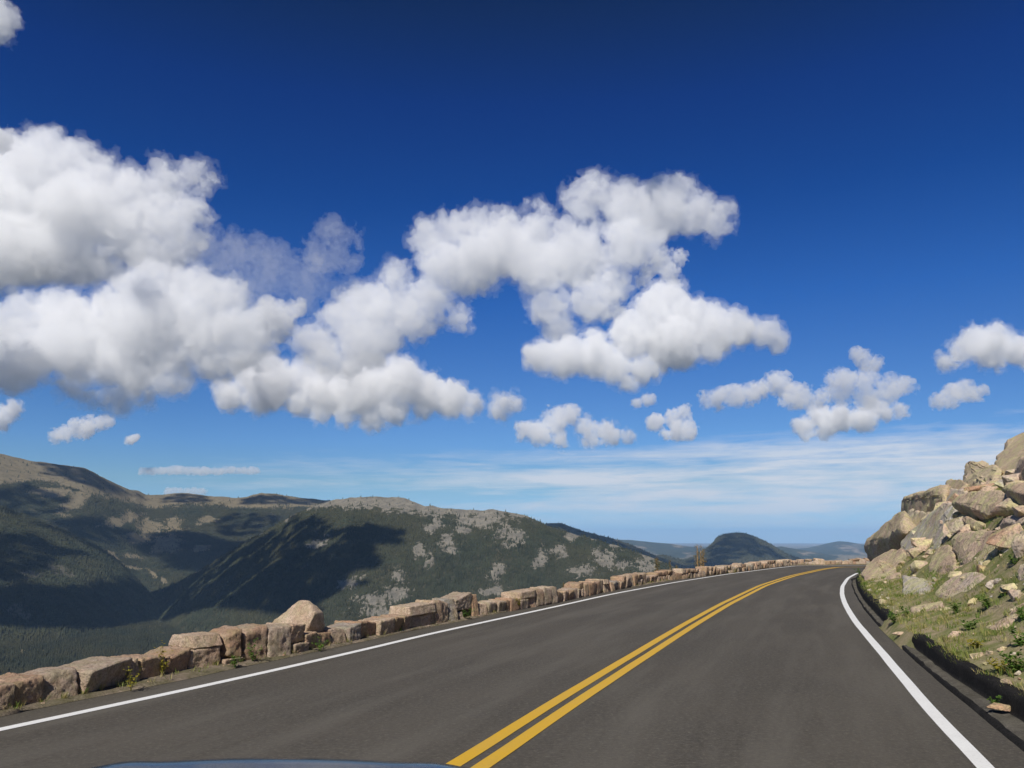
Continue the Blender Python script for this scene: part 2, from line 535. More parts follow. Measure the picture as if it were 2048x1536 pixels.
R4 = ell_mask(px4, py4, [(150, 1002, 46, 22, -35), (240, 1040, 50, 14, -15), (300, 1055, 40, 22), (330, 1085, 40, 26), (280, 1075, 40, 20), (350, 1050, 26, 20), (320, 1098, 30, 12), (400, 1097, 22, 7, -10), (410, 1040, 26, 10),
    (262, 1112, 30, 6, 10), (228, 1114, 22, 6, 42), (270, 1136, 22, 4, 6), (304, 1147, 20, 7, 42), (326, 1160, 10, 6, 40), (100, 985, 60, 12)])
rock4 = np.clip(np.maximum(t4, np.clip(0.25 + R4 * 1.2 + 1.1 * n4 + .5 * fbm(px4 / 8, py4 / 4, px4 * 0 + 2, 4, .7), 0, 1) * (R4 > -0.9)), 0, 1)
m4 = terrain_mat("ridge_ground", GRN_A, GRN_B, TUND_A, TUND_B, 0.006, 10.0)
layer_mesh(L4, rock4, m4, "mountain_ridge")
scatter_forest(L4, np.clip(1.05 - 1.15 * rock4, 0.02, 1), 95000, 8, 15, forest_mat(NEEDLE), "dark conifer forest below the bald ridge on the far left", 7, 4, 1)

# ---- ridge that runs out to the right behind the near mountain, the dark dome, the far blue hills
L5 = ridge_layer("hills", [(980, 1060), (1040, 1056), (1085, 1050), (1098, 1046.5), (1122, 1046), (1140, 1053), (1165, 1062), (1200, 1071), (1230, 1078), (1262, 1090), (1300, 1107), (1340, 1125), (1390, 1140), (1520, 1170)],
    [(980, 6500), (1150, 7000), (1520, 8500)], 1800, -400, 45, 700, 260, 90, 15, jag=0.4)
p5 = project(L5["P"])
layer_mesh(L5, np.clip(0.15 + 0.8 * fbm(p5[0] / 22, p5[1] / 9, p5[0] * 0, 5), 0, 0.7), terrain_mat("far_slope", GRN_A, GRN_B, ROCK_A, ROCK_B, 0.006, 8.0), "hills")
scatter_forest(L5, 1.0 + 0 * p5[0], 14000, 9, 15, forest_mat(NEEDLE), "conifer forest on the long ridge right of the near mountain", 8, 4, 1)

L6 = ridge_layer("hill", [(1180, 1125), (1250, 1117), (1300, 1112), (1330, 1110), (1350, 1117), (1368, 1120), (1392, 1112), (1410, 1098), (1425, 1087), (1432, 1076), (1444, 1069), (1466, 1065.5), (1484, 1065.5), (1502, 1070),
    (1530, 1082), (1550, 1094), (1570, 1106), (1590, 1115), (1640, 1128), (1720, 1150)], [(1180, 7000), (1350, 8200), (1450, 9000), (1720, 9000)], 2000, -400, 30, 700, 300, 90, 21, gpow=0.95, jag=0.5)
p6 = project(L6["P"])
layer_mesh(L6, np.clip(-0.1 + 0.9 * fbm(p6[0] / 18, p6[1] / 8, p6[0] * 0 + 5, 5), 0, 0.6), terrain_mat("dome_slope", GRN_A, GRN_B, ROCK_B, GRN_B, 0.006, 8.0), "hill")
scatter_forest(L6, 1.0 + 0 * p6[0], 20000, 9, 16, forest_mat(NEEDLE), "dark conifer forest on the dome shaped hill beyond the wall", 9, 4, 1)

FARM = terrain_mat("far_hill_ground", (0.035, 0.045, 0.028), (0.07, 0.075, 0.045), (0.24, 0.19, 0.14), (0.13, 0.115, 0.085), 0.0016, 20.0)
for prof, dist, L_, seed in (
    ([(1080, 1096), (1160, 1088), (1230, 1079), (1262, 1080), (1300, 1084), (1345, 1088), (1390, 1095), (1420, 1098), (1480, 1104), (1530, 1110)], 19000, 5000, 31),
    ([(1470, 1115), (1520, 1100), (1545, 1095), (1562, 1092.5), (1580, 1096), (1605, 1100), (1640, 1106), (1690, 1116), (1760, 1126), (1850, 1130)], 17000, 4500, 35),
    ([(1560, 1104), (1610, 1097), (1640, 1090), (1660, 1085.5), (1678, 1082.5), (1695, 1083.5), (1715, 1087), (1735, 1090), (1790, 1088), (1880, 1092), (2040, 1096), (2150, 1096)], 25000, 6000, 38),
    ([(1150, 1094), (1290, 1091), (1400, 1093), (1500, 1098), (1600, 1100)], 30000, 6000, 41)):
    Lx = ridge_layer("hills", prof, [(0, dist), (2200, dist)], L_, -400, 40, 1500, 240, 60, seed, jag=0.35)
    pf = project(Lx["P"])
    layer_mesh(Lx, np.clip(0.1 + 1.1 * fbm(pf[0] / 26, pf[1] / 7, pf[0] * 0 + seed, 5), 0, 1), FARM, "hills")

# ---- valley floor and the plain beyond, one sheet out to the horizon
rr = np.concatenate([np.linspace(0, 1, 26) ** 1.0 * 700 + 500, np.geomspace(1240, 5200, 150), np.geomspace(5400, 70000, 60)])
aa = np.linspace(-math.pi, math.pi, 721)
aa = np.concatenate([np.linspace(-math.pi, -0.75, 40, endpoint=False), np.linspace(-0.75, 0.8, 520), np.linspace(0.8, math.pi, 40)[1:]])
A, Rr = np.meshgrid(aa, rr, indexing="ij")
X, Y = np.sin(A) * Rr, np.cos(A) * Rr
Z = -335 + 22 * fbm(X / 900, Y / 900, X * 0 + 6, 5) * np.clip(Rr / 1500, 0.3, 1) * np.clip(6000 / Rr, 0, 1)
Z += np.clip((2700 - Rr) / 2200, 0, 1) ** 1.6 * 120
LV = dict(P=np.stack([X, Y, Z], -1), S=X * 0 + 0.5, name="ground")
pv = project(LV["P"])
mv = terrain_mat("ground_cover", (0.036, 0.039, 0.023), (0.07, 0.07, 0.038), (0.26, 0.22, 0.15), (0.16, 0.14, 0.09), 0.009, 4.0)
rockv = np.clip(0.15 + 0.9 * fbm(X / 160, Y / 160, X * 0 + 2, 5), 0, 0.75) * np.clip(Rr / 900, 0, 1)
rockv = np.where(Rr > 9000, 0.55 + 0.4 * fbm(X / 4000, Y / 2500, X * 0, 4), rockv)
layer_mesh(LV, rockv, mv, "ground")
nearv = lambda px, py: (px > -520) & (px < 800) & (py > 1180) & (py < 1420)
scatter_forest(LV, (Rr < 4200) * np.clip(1.1 - rockv + 0.4 * fbm(X / 120, Y / 120, X * 0 + 8, 4), 0.1, 2), 62000, 7, 13, forest_mat((0.030, 0.034, 0.021)), "dark conifer forest on the valley floor below the stone wall", 10, 6, 2, vis=nearv)
# ------------------------------------------------------------------ road
def px_line(pts, z=0.0):
    return np.array([on_ground(x, y, z)[:2] for x, y in pts])

def resample(P, step=0.25, smooth_m=2.5):
    P = np.asarray(P, float)
    d = np.r_[0, np.cumsum(np.linalg.norm(np.diff(P, axis=0), axis=1))]
    s = np.arange(0, d[-1], step)
    Q = np.stack([np.interp(s, d, P[:, k]) for k in (0, 1)], 1)
    k = int(smooth_m / step) | 1
    if k >= 3:
        w_ = np.hanning(k + 2)[1:-1]; w_ /= w_.sum()
        pad = k // 2
        a = Q[0] * 2 - Q[1:pad + 1][::-1]; b = Q[-1] * 2 - Q[-pad - 1:-1][::-1]
        R = np.concatenate([a, Q, b])
        Q = np.stack([np.convolve(R[:, c], w_, mode="valid") for c in (0, 1)], 1)
    return Q

def extend_back(P, n=16.0):
    P = np.asarray(P, float)
    k = min(len(P) - 1, 3)
    t = P[0] - P[k]; t /= np.linalg.norm(t)
    return np.vstack([P[0] + t * n, P[0] + t * n * .5, P])

def normals(P):
    t = np.gradient(P, axis=0); t /= np.linalg.norm(t, axis=1)[:, None]
    return np.stack([-t[:, 1], t[:, 0]], 1)        # to the left of the way the line runs

def arclen(P):
    return np.r_[0, np.cumsum(np.linalg.norm(np.diff(P, axis=0), axis=1))]

leftL = px_line([(0, 1459.5), (120, 1433), (342, 1387.5), (525, 1346), (700, 1306.5), (844, 1271.5), (1000, 1237.6), (1100, 1216), (1220, 1189), (1350, 1164.8), (1450, 1149), (1545, 1137), (1594, 1131.5)])
leftL = np.vstack([leftL, [(18.5, 48.2), (20.8, 49.0), (24, 49.2), (30, 47.8), (38, 43)]])
LL = resample(extend_back(leftL), .25, 4.0)
yel = px_line([(944, 1527), (1114, 1415), (1280, 1310.5), (1373, 1253), (1447, 1210), (1526, 1171), (1584, 1152), (1643, 1139), (1680, 1133.8)])
yel = np.vstack([yel, [(20.5, 45.4), (24, 45.2), (30, 43.5), (37, 39)]])
YY = resample(extend_back(yel), .25, 4.0)
rgt = px_line([(1973, 1536), (1885, 1449), (1807, 1357), (1748, 1287), (1712, 1245), (1692, 1213), (1684, 1191), (1684.5, 1173), (1696, 1156), (1717, 1145)])
rgt = np.vstack([rgt, [(18.5, 39.3), (22, 40.6), (27, 40.5), (34, 36)]])
RR = resample(extend_back(rgt), .25, 4.0)
edg = px_line([(2048, 1500), (2002, 1465), (1944, 1417), (1885, 1368), (1827, 1318), (1776, 1269), (1756, 1250), (1731, 1222), (1712, 1192), (1703, 1170), (1706, 1157)])
edg = np.vstack([edg, [(16.2, 36.6), (19.2, 38.6), (22.5, 39.6), (27, 39.4), (33.5, 35)]])
EE = resample(extend_back(edg), .25, 4.0)
NL = normals(LL)
LEFT_EDGE = LL + NL * 0.50

def dist_to(P, X, Y):
    """distance to polyline P and sign (+ left of it)"""
    best = np.full(X.shape, 1e9); sg = np.zeros(X.shape)
    for i in range(0, len(P) - 1, 2):
        a = P[i]; b = P[min(i + 2, len(P) - 1)]
        ab = b - a; L2 = ab @ ab
        t = np.clip(((X - a[0]) * ab[0] + (Y - a[1]) * ab[1]) / L2, 0, 1)
        dx, dy = X - a[0] - t * ab[0], Y - a[1] - t * ab[1]
        d = np.hypot(dx, dy)
        m = d < best
        best[m] = d[m]
        sg[m] = np.sign(ab[0] * dy - ab[1] * dx)[m]
    return best, sg

def loft(rows, name, mat, parent=None, smooth=True):
    """rows: list of (n, 3) arrays of equal length"""
    R = np.stack(rows, 1); n, k = R.shape[:2]
    return mesh_obj(name, R.reshape(-1, 3), grid_faces(n, k), mat, parent, smooth)

def frac_sample(P, n):
    s = arclen(P); t = np.linspace(0, s[-1], n)
    return np.stack([np.interp(t, s, P[:, c]) for c in (0, 1)], 1)

# asphalt
m_asph, nt = new_mat("asphalt")
out = nd(nt, "ShaderNodeOutputMaterial"); b = nd(nt, "ShaderNodeBsdfPrincipled")
nt.links.new(b.outputs[0], out.inputs["Surface"])
pos = nd(nt, "ShaderNodeNewGeometry").outputs["Position"]
lat = nd(nt, "ShaderNodeAttribute", attribute_name="lateral").outputs["Fac"]
alo = nd(nt, "ShaderNodeAttribute", attribute_name="along").outputs["Fac"]
n_f = tex_noise(nt, pos, 95.0, 3, 0.75)
n_m = tex_noise(nt, pos, 9.0, 5, 0.65)
n_l = tex_noise(nt, pos, 0.55, 4, 0.6)
cv = nd(nt, "ShaderNodeCombineXYZ", ins={"X": lat, "Y": mth(nt, "MULTIPLY", alo, 0.09)}).outputs[0]
n_s = tex_noise(nt, cv, 2.2, 5, 0.6)
track = mth(nt, "COSINE", mth(nt, "MULTIPLY", mth(nt, "SUBTRACT", mth(nt, "ABSOLUTE", lat), 0.95), 3.9))
base = ramp(nt, n_f, [(0.28, (0.045, 0.041, 0.035)), (0.5, (0.098, 0.089, 0.072)), (0.72, (0.190, 0.172, 0.142))])
base = mixc(nt, 0.5, base, (0.096, 0.086, 0.068))
base = mixc(nt, ramp(nt, n_m, [(0.35, 0.6), (0.62, 0)]), base, (0.07, 0.064, 0.055))
n_g = tex_noise(nt, pos, 26.0, 4, 0.8)
base = mixc(nt, ramp(nt, n_g, [(0.34, 0.95), (0.50, 0)]), base, (0.052, 0.048, 0.041))
base = mixc(nt, ramp(nt, n_g, [(0.54, 0), (0.68, 0.9)]), base, (0.19, 0.172, 0.145))
base = mixc(nt, ramp(nt, n_l, [(0.4, 0), (0.65, 0.4)]), base, (0.114, 0.100, 0.080))
base = mixc(nt, mth(nt, "MULTIPLY", ramp(nt, n_s, [(0.46, 0), (0.72, 1)]), 0.7), base, (0.15, 0.138, 0.116))
base = mixc(nt, mth(nt, "MULTIPLY", mth(nt, "MAXIMUM", track, 0.0), 0.16), base, (0.16, 0.146, 0.122))
base = mixc(nt, 1.0, base, (0.82, 0.81, 0.79), "MULTIPLY")
nt.links.new(base, b.inputs["Base Color"]); b.inputs["Roughness"].default_value = 0.85
b.inputs["Specular IOR Level"].default_value = 0.25
bp = nd(nt, "ShaderNodeBump", ins={"Strength": 0.5, "Distance": 0.006, "Height": n_f}); nt.links.new(bp.outputs[0], b.inputs["Normal"])

ns_ = 420
A_, B_ = frac_sample(LEFT_EDGE, ns_), frac_sample(EE, ns_)
rows = []
for v in np.linspace(0, 1, 25):
    q = A_ * (1 - v) + B_ * v
    rows.append(np.column_stack([q, np.zeros(ns_)]))
road = loft(rows, "road", m_asph)
co = np.stack(rows, 1).reshape(-1, 3)
dd, sg = dist_to(YY, co[:, 0], co[:, 1])
for nm, val in (("lateral", dd * sg), ("along", np.repeat(np.linspace(0, 80, ns_), 25))):
    at = road.data.attributes.new(nm, "FLOAT", "POINT"); at.data.foreach_set("value", val.astype(np.float32))
tag(road, kind="structure")

def paint_mat(name, col, wear):
    m, nt = new_mat(name)
    out = nd(nt, "ShaderNodeOutputMaterial"); b = nd(nt, "ShaderNodeBsdfPrincipled")
    nt.links.new(b.outputs[0], out.inputs["Surface"])
    pos = nd(nt, "ShaderNodeNewGeometry").outputs["Position"]
    n1 = tex_noise(nt, pos, 60, 4, .7); n2 = tex_noise(nt, pos, 3, 4, .6)
    c = mixc(nt, ramp(nt, n1, [(0.3, wear), (0.5, 0)]), col, (0.12, 0.11, 0.10))
    c = mixc(nt, ramp(nt, n2, [(0.35, 0.08), (0.6, 0)]), c, (0.3, 0.27, 0.22))
    nt.links.new(c, b.inputs["Base Color"]); b.inputs["Roughness"].default_value = 0.6
    return m
m_white = paint_mat("white_road_paint", (0.80, 0.80, 0.77), 0.2)
m_yel = paint_mat("yellow_road_paint", (0.63, 0.37, 0.005), 0.15)

def stripe(P, off, width, mat, name, label):
    N = normals(P)
    j = 0.004 * fbm(np.arange(len(P)) * .35, np.zeros(len(P)), np.zeros(len(P)) + off, 2)
    a = P + N * (off + width / 2 + j[:, None]); c = P + N * (off - width / 2 + j[:, None])
    z = np.full(len(P), 0.004)
    o = loft([np.column_stack([a, z]), np.column_stack([c, z])], name, mat)
    return tag(o, label, "road marking", kind="structure")
stripe(LL, 0, 0.115, m_white, "white_edge_line", "white edge line along the stone wall side of the road")
stripe(RR, 0, 0.115, m_white, "white_edge_line", "white edge line beside the black curb at the foot of the rocks")
stripe(YY, 0.098, 0.12, m_yel, "yellow_centre_line", "yellow centre line nearer the stone wall")
stripe(YY, -0.098, 0.12, m_yel, "yellow_centre_line", "yellow centre line nearer the rock slope")

# ------------------------------------------------------------------ verge between asphalt and wall, and the drop behind the wall
def dirt_mat(name, a, bcol, c, green, gscale=1.2, gfac=0.5):
    m, nt = new_mat(name)
    out = nd(nt, "ShaderNodeOutputMaterial"); b = nd(nt, "ShaderNodeBsdfDiffuse")
    nt.links.new(b.outputs[0], out.inputs["Surface"])
    pos = nd(nt, "ShaderNodeNewGeometry").outputs["Position"]
    n1 = tex_noise(nt, pos, 38, 5, .7); n2 = tex_noise(nt, pos, 5, 5, .65); n3 = tex_noise(nt, pos, gscale, 6, .7)
    v = nd(nt, "ShaderNodeTexVoronoi", ins={"Scale": 48.0}); nt.links.new(pos, v.inputs["Vector"])
    k = mixc(nt, ramp(nt, n1, [(0.3, 0), (0.7, 1)]), a, bcol)
    k = mixc(nt, ramp(nt, n2, [(0.4, 0), (0.65, 0.7)]), k, c)
    k = mixc(nt, mth(nt, "MULTIPLY", ramp(nt, n3, [(0.42, 0), (0.6, 1)]), gfac), k, green)
    k = mixc(nt, ramp(nt, v.outputs["Distance"], [(0.0, 0.5), (0.25, 0)]), k, (0.4, 0.36, 0.3))
    nt.links.new(k, b.inputs["Color"])
    bp = nd(nt, "ShaderNodeBump", ins={"Strength": 0.8, "Distance": 0.03, "Height": n1}); nt.links.new(bp.outputs[0], b.inputs["Normal"])
    return m
m_verge = dirt_mat("verge_gravel", (0.19, 0.15, 0.11), (0.30, 0.25, 0.19), (0.14, 0.11, 0.08), (0.09, 0.10, 0.035), 2.5, 0.45)
m_slope = dirt_mat("slope_soil", (0.30, 0.24, 0.15), (0.48, 0.39, 0.25), (0.22, 0.20, 0.10), (0.15, 0.19, 0.05), 1.6, 0.8)

base_px = [(0, 1417), (150, 1392), (260, 1364), (350, 1340), (432, 1331), (543, 1313), (630, 1298), (717, 1277.5), (817, 1257.5), (912, 1238), (956, 1230), (1039, 1216), (1100, 1206), (1198, 1184.5), (1314, 1162.5), (1395, 1152.5), (1450, 1146), (1545, 1133.5), (1604, 1128.2)]
wb = px_line(base_px, 0.03)
wb = np.vstack([wb, [(17.6, 49.0), (20.3, 50.4), (24.2, 50.7), (31, 49.2), (39.5, 44)]])
WB = resample(extend_back(wb), .2, 3.0)
NW = normals(WB)
rows = []
Wn = frac_sample(WB, ns_)
NWn = normals(Wn)
A0 = frac_sample(LEFT_EDGE, ns_)
# match every verge section to the nearest asphalt edge point
idx = np.array([np.argmin(np.hypot(*(LEFT_EDGE - p).T)) for p in Wn])
E0 = LEFT_EDGE[idx]
wob = 0.05 * fbm(np.arange(ns_) / 5.0, np.zeros(ns_), np.zeros(ns_) + 2, 4)
E1 = E0 - (Wn - E0) / np.linalg.norm(Wn - E0, axis=1)[:, None] * (0.02 + wob[:, None])
for v, z in ((0, 0.003), (0.12, 0.016), (0.35, 0.028), (0.7, 0.032), (1.0, 0.04)):
    q = E1 * (1 - v) + Wn * v
    zz = z + (0.012 * fbm(q[:, 0] * 3, q[:, 1] * 3, q[:, 0] * 0, 3) if v > 0 else 0)
    rows.append(np.column_stack([q, np.zeros(ns_) + zz]))
for off, z in ((0.6, 0.05), (1.1, -0.12), (3, -1.9), (8, -7.5), (30, -38), (120, -130), (420, -260)):
    rows.append(np.column_stack([Wn + NWn * off * (1 if off < 40 else 1), np.zeros(ns_) + z]))
verge = loft(rows[::-1], "verge", m_verge)
tag(verge, kind="structure")
# ------------------------------------------------------------------ stones: rounded, chipped blocks
def _cube_grid(n):
    faces, verts, key = [], [], {}
    L = np.linspace(-1, 1, n + 1)
    def vid(p):
        k = tuple(np.round(p, 5))
        if k not in key: key[k] = len(verts); verts.append(p)
        return key[k]
    for ax in range(3):
        u, v = (ax + 1) % 3, (ax + 2) % 3
        for s in (-1, 1):
            for i in range(n):
                for j in range(n):
                    q = []
                    for (a, b) in ((i, j), (i + 1, j), (i + 1, j + 1), (i, j + 1)):
                        p = np.zeros(3); p[ax] = s; p[u] = L[a]; p[v] = L[b]; q.append(vid(p))
                    faces.append(q if s > 0 else q[::-1])
    return np.array(verts), np.array(faces)
CG = {n: _cube_grid(n) for n in (3, 4, 8, 18)}

def stone_shape(half, seed, n=8, rnd=0.28, rough=0.10):
    V, Fc = CG[n]
    r_ = np.random.default_rng(seed)
    half = np.asarray(half, float)
    r = rnd * half.min()
    P = V * half
    inner = np.clip(P, -(half - r), half - r)
    d = P - inner; dl = np.linalg.norm(d, axis=1); dl[dl == 0] = 1
    P = inner + d / dl[:, None] * r
    # skew and taper, so that no two are alike
    P = P * (1 + 0.10 * r_.normal(size=3) * (P[:, [1, 2, 0]] / half[[1, 2, 0]]))
    m = half.min()
    nrm = P / half; nrm /= np.linalg.norm(nrm, axis=1)[:, None]
    s = 0.8 / m
    o = r_.uniform(0, 50, 3)
    k = fbm(P[:, 0] * s + o[0], P[:, 1] * s + o[1], P[:, 2] * s + o[2], 4, .55)
    k2 = fbm(P[:, 0] * s * 2.2 + o[1], P[:, 1] * s * 2.2 + o[2], P[:, 2] * s * 2.2 + o[0], 3, .6, ridged=True)
    k3 = fbm(P[:, 0] * s * 5 + o[2], P[:, 1] * s * 5 + o[0], P[:, 2] * s * 5 + o[1], 3, .65)
    P = P + nrm * (m * rough * (1.3 * k + 0.8 * k2 + .55 * k3))[:, None]
    return P, Fc

def rock_mat(name, tints, lichen, lich_amt, scale=1.0, bump=0.02):
    m, nt = new_mat(name)
    out = nd(nt, "ShaderNodeOutputMaterial"); b = nd(nt, "ShaderNodeBsdfPrincipled")
    nt.links.new(b.outputs[0], out.inputs["Surface"])
    pos = nd(nt, "ShaderNodeNewGeometry").outputs["Position"]
    t = nd(nt, "ShaderNodeAttribute", attribute_name="tint").outputs["Fac"]
    n1 = tex_noise(nt, pos, 2.2 * scale, 7, .65); n2 = tex_noise(nt, pos, 11 * scale, 6, .7)
    n3 = tex_noise(nt, pos, 46 * scale, 4, .75); n4 = tex_noise(nt, pos, 5 * scale, 6, .72, 0.6)
    st = [(i / (len(tints) - 1), c) for i, c in enumerate(tints)]
    c = ramp(nt, mth(nt, "ADD", t, mth(nt, "MULTIPLY", mth(nt, "SUBTRACT", n1, 0.5), 0.7)), st)
    c = mixc(nt, ramp(nt, n2, [(0.32, 0.55), (0.55, 0)]), c, tuple(x * 0.5 for x in tints[1]))
    c = mixc(nt, ramp(nt, n2, [(0.55, 0.0), (0.75, 0.35)]), c, (0.46, 0.40, 0.33))
    c = mixc(nt, ramp(nt, n3, [(0.30, 0.8), (0.50, 0)]), c, (0.07, 0.058, 0.05))
    c = mixc(nt, mth(nt, "MULTIPLY", ramp(nt, n4, [(0.46, 0), (0.58, 1)]), lich_amt), c, mixc(nt, ramp(nt, n3, [(0.4, 0), (0.6, 1)]), lichen, tuple(x * 1.6 for x in lichen)))
    nt.links.new(c, b.inputs["Base Color"]); b.inputs["Roughness"].default_value = 0.9
    b.inputs["Specular IOR Level"].default_value = 0.2
    h = mth(nt, "ADD", mth(nt, "MULTIPLY", n2, 1.0), mth(nt, "MULTIPLY", n3, 0.35))
    bp = nd(nt, "ShaderNodeBump", ins={"Strength": 1.0, "Distance": bump, "Height": h}); nt.links.new(bp.outputs[0], b.inputs["Normal"])
    return m
m_wall = rock_mat("wall_granite", [(0.64, 0.49, 0.36), (0.44, 0.27, 0.17), (0.50, 0.40, 0.31), (0.58, 0.38, 0.25), (0.38, 0.345, 0.30)], (0.20, 0.19, 0.09), 0.35, 0.95, 0.05)
m_mortar = dirt_mat("mortar", (0.13, 0.10, 0.08), (0.20, 0.16, 0.12), (0.09, 0.075, 0.06), (0.10, 0.09, 0.05), 2, 0.3)

SW = arclen(WB)
wbpx = np.array([project(np.array([[p[0], p[1], 0.03]]))[0][0] if p[1] > 1.0 else -1e4 for p in WB])
# px -> arc length along the wall, only over the monotonic part in front
_i0 = int(np.argmax(wbpx > -400)); _i1 = int(np.argmax(wbpx))
def s_of(px): return float(np.interp(px, np.maximum.accumulate(wbpx[_i0:_i1]), SW[_i0:_i1]))
def frame_at(s):
    p = np.array([np.interp(s, SW, WB[:, 0]), np.interp(s, SW, WB[:, 1])])
    q = np.array([np.interp(s + .1, SW, WB[:, 0]), np.interp(s + .1, SW, WB[:, 1])])
    t = (q - p) / np.linalg.norm(q - p)
    return p, t, np.array([-t[1], t[0]])
def z_at(px, py, s):
    p, _, _ = frame_at(s)
    return float(at_y(px, py, p[1])[2])

wall = empty("stone_wall", (*frame_at(s_of(640))[0], 0.0))
tag(wall, "low guard wall of rough tan and brown granite blocks with raised crenels along the road edge", "wall")
WO = np.array(wall.location)
LOW, HIGH, DEP = 0.25, 0.385, 0.42
stones = []         # (s0, s1, z0, z1, tint, depth)
def st(x0, x1, z0, z1, tint, dep=DEP): stones.append([s_of(x0), s_of(x1), z0, z1, tint, dep])
for x0, x1, z1, t in ((22, 80, .27, .25), (80, 152, .275, .45), (152, 253, .28, .5), (253, 273, .27, .1), (273, 328, .26, .75), (328, 374, .26, .3)):
    st(x0, x1, -.03, z1, t)
st(374, 441, -.01, .27, .05)
st(386, 443, .275, .42, .02); st(443, 483, .10, .43, .3); st(440, 482, -.03, .09, .6, .3); st(484, 533, .0, .425, .35); st(534, 577, -.03, .41, .5); st(578, 604, .16, .415, .6); st(578, 613, -.03, .15, .45)
for x0, x1, z1, t in ((630, 659, .235, .35), (660, 692, .25, .45), (693, 715, .265, 1.0), (716, 752, .275, .3), (753, 783, .27, .1), (784, 801, .27, .3), (802, 817, .275, .35)):
    st(x0, x1, -.03, z1, t)
st(817, 866, .25, .42, .0); st(818, 839, -.03, .24, .45); st(841, 865, -.01, .24, .08); st(866, 893, .0, .43, .1); st(894, 909, -.02, .44, 1.0); st(910, 944, .19, .46, .5); st(945, 953, -.03, .455, .3)
st(910, 926, -.03, .17, .5, .3)
for x0, x1, z1, t in ((955, 973, .25, .1), (974, 992, .255, .55), (993, 1010, .25, .5), (1010, 1019, .25, .3), (1019, 1036, .27, .2)):
    st(x0, x1, -.03, z1, t)
st(1036, 1072, .23, .40, .0); st(1037, 1054, -.03, .22, .5); st(1055, 1072, -.02, .22, .8); st(1073, 1086, -.02, .41, .4); st(1087, 1100, .0, .41, .55); st(1101, 1112, -.02, .42, .5)
r_ = np.random.default_rng(77)
def auto(s0, s1, cren):
    s = s0
    while s < s1 - .05:
        wd = min(r_.uniform(.26, .55), s1 - s)
        if s1 - s - wd < .16: wd = s1 - s
        if not cren:
            stones.append([s, s + wd, -.03, LOW + r_.uniform(-.03, .02), r_.random(), DEP])
        elif r_.random() < .45:
            stones.append([s, s + wd, -.03, HIGH + r_.uniform(-.04, .02), r_.random() * .7, DEP])
        else:
            h = r_.uniform(.18, .24)
            stones.append([s, s + wd, h + .01, HIGH + r_.uniform(-.04, .02), r_.random() * .3, DEP])
            if wd > .36:
                stones.append([s, s + wd * .48, -.03, h, r_.random(), DEP]); stones.append([s + wd * .5, s + wd, -.03, h, r_.random(), DEP])
            else: stones.append([s, s + wd, -.03, h, r_.random(), DEP])
        s += wd
auto(s_of(22) - 7.0, s_of(22) - 5.2, True); auto(s_of(22) - 5.2, s_of(22), False)
auto(s_of(606), s_of(630), False)
cren = [(1159, 1220), (1246, 1292), (1313, 1352), (1365, 1396), (1410, 1432), (1447, 1462), (1475, 1492), (1505, 1522), (1532, 1552), (1566, 1584), (1600, 1618), (1632, 1650)]
prev = s_of(1113)
for a, b in cren:
    auto(prev, s_of(a), False); auto(s_of(a), s_of(b), True); prev = s_of(b)
for k in range(3):
    e = min(prev + 2.2, SW[-1] - 1); auto(prev, e, False); auto(e, min(e + 2.0, SW[-1] - .5), True); prev = min(e + 2.0, SW[-1] - .5)

def stone_world(srec, seed, n):
    s0, s1, z0, z1, tint, dep = srec
    z0, z1 = z0 * .92, z1 * .92          # heights were read at the front edge; the back edge shows above it
    p, t, nn = frame_at((s0 + s1) / 2)
    r2 = np.random.default_rng(seed)
    half = np.array([(s1 - s0) / 2 - .003, dep / 2, (z1 - z0) / 2])
    P, Fc = stone_shape(half, seed, n, rnd=r2.uniform(.10, .22), rough=0.12)
    yaw = r2.normal(0, .05); pit = r2.normal(0, .035)
    cy_, sy_ = math.cos(yaw), math.sin(yaw)
    P = np.column_stack([P[:, 0] * cy_ - P[:, 1] * sy_, P[:, 0] * sy_ + P[:, 1] * cy_, P[:, 2] + P[:, 0] * pit])
    outw = dep / 2 - .02 + r2.normal(0, .018)
    W = np.column_stack([p[0] + t[0] * P[:, 0] + nn[0] * (P[:, 1] + outw), p[1] + t[1] * P[:, 0] + nn[1] * (P[:, 1] + outw), P[:, 2] + (z0 + z1) / 2])
    return W, Fc, tint

def with_tint(o, vals):
    at = o.data.attributes.new("tint", "FLOAT", "POINT"); at.data.foreach_set("value", np.asarray(vals, np.float32))
    return o
size = []
for srec in stones:
    p, _, _ = frame_at((srec[0] + srec[1]) / 2)
    inview = 0 if (p[1] < 6.6 and p[0] < -3.9) else 1
    size.append(inview * (srec[1] - srec[0]) * (srec[3] - srec[2]) / (p[0] ** 2 + p[1] ** 2))
order = list(np.argsort(size)[::-1])
big = set(order[:90])
mv, mf, mt, off = [], [], [], 0
for i, srec in enumerate(stones):
    near = np.hypot(*frame_at(srec[0])[0]) < 17
    W, Fc, tint = stone_world(srec, 100 + i, 18 if (i in big and near) else 8 if i in big else 4)
    if i in big:
        c = W.mean(0)
        o = mesh_obj("stone", W - c, Fc, m_wall, wall)
        o.location = Vector(c - WO)
        with_tint(o, np.full(len(W), tint))
    else:
        mv.append(W - WO); mf.append(Fc + off); mt.append(np.full(len(W), tint)); off += len(W)
o = mesh_obj("far_stonework", np.concatenate(mv), np.concatenate(mf), m_wall, wall)
with_tint(o, np.concatenate(mt)); tag(o, kind="stuff")
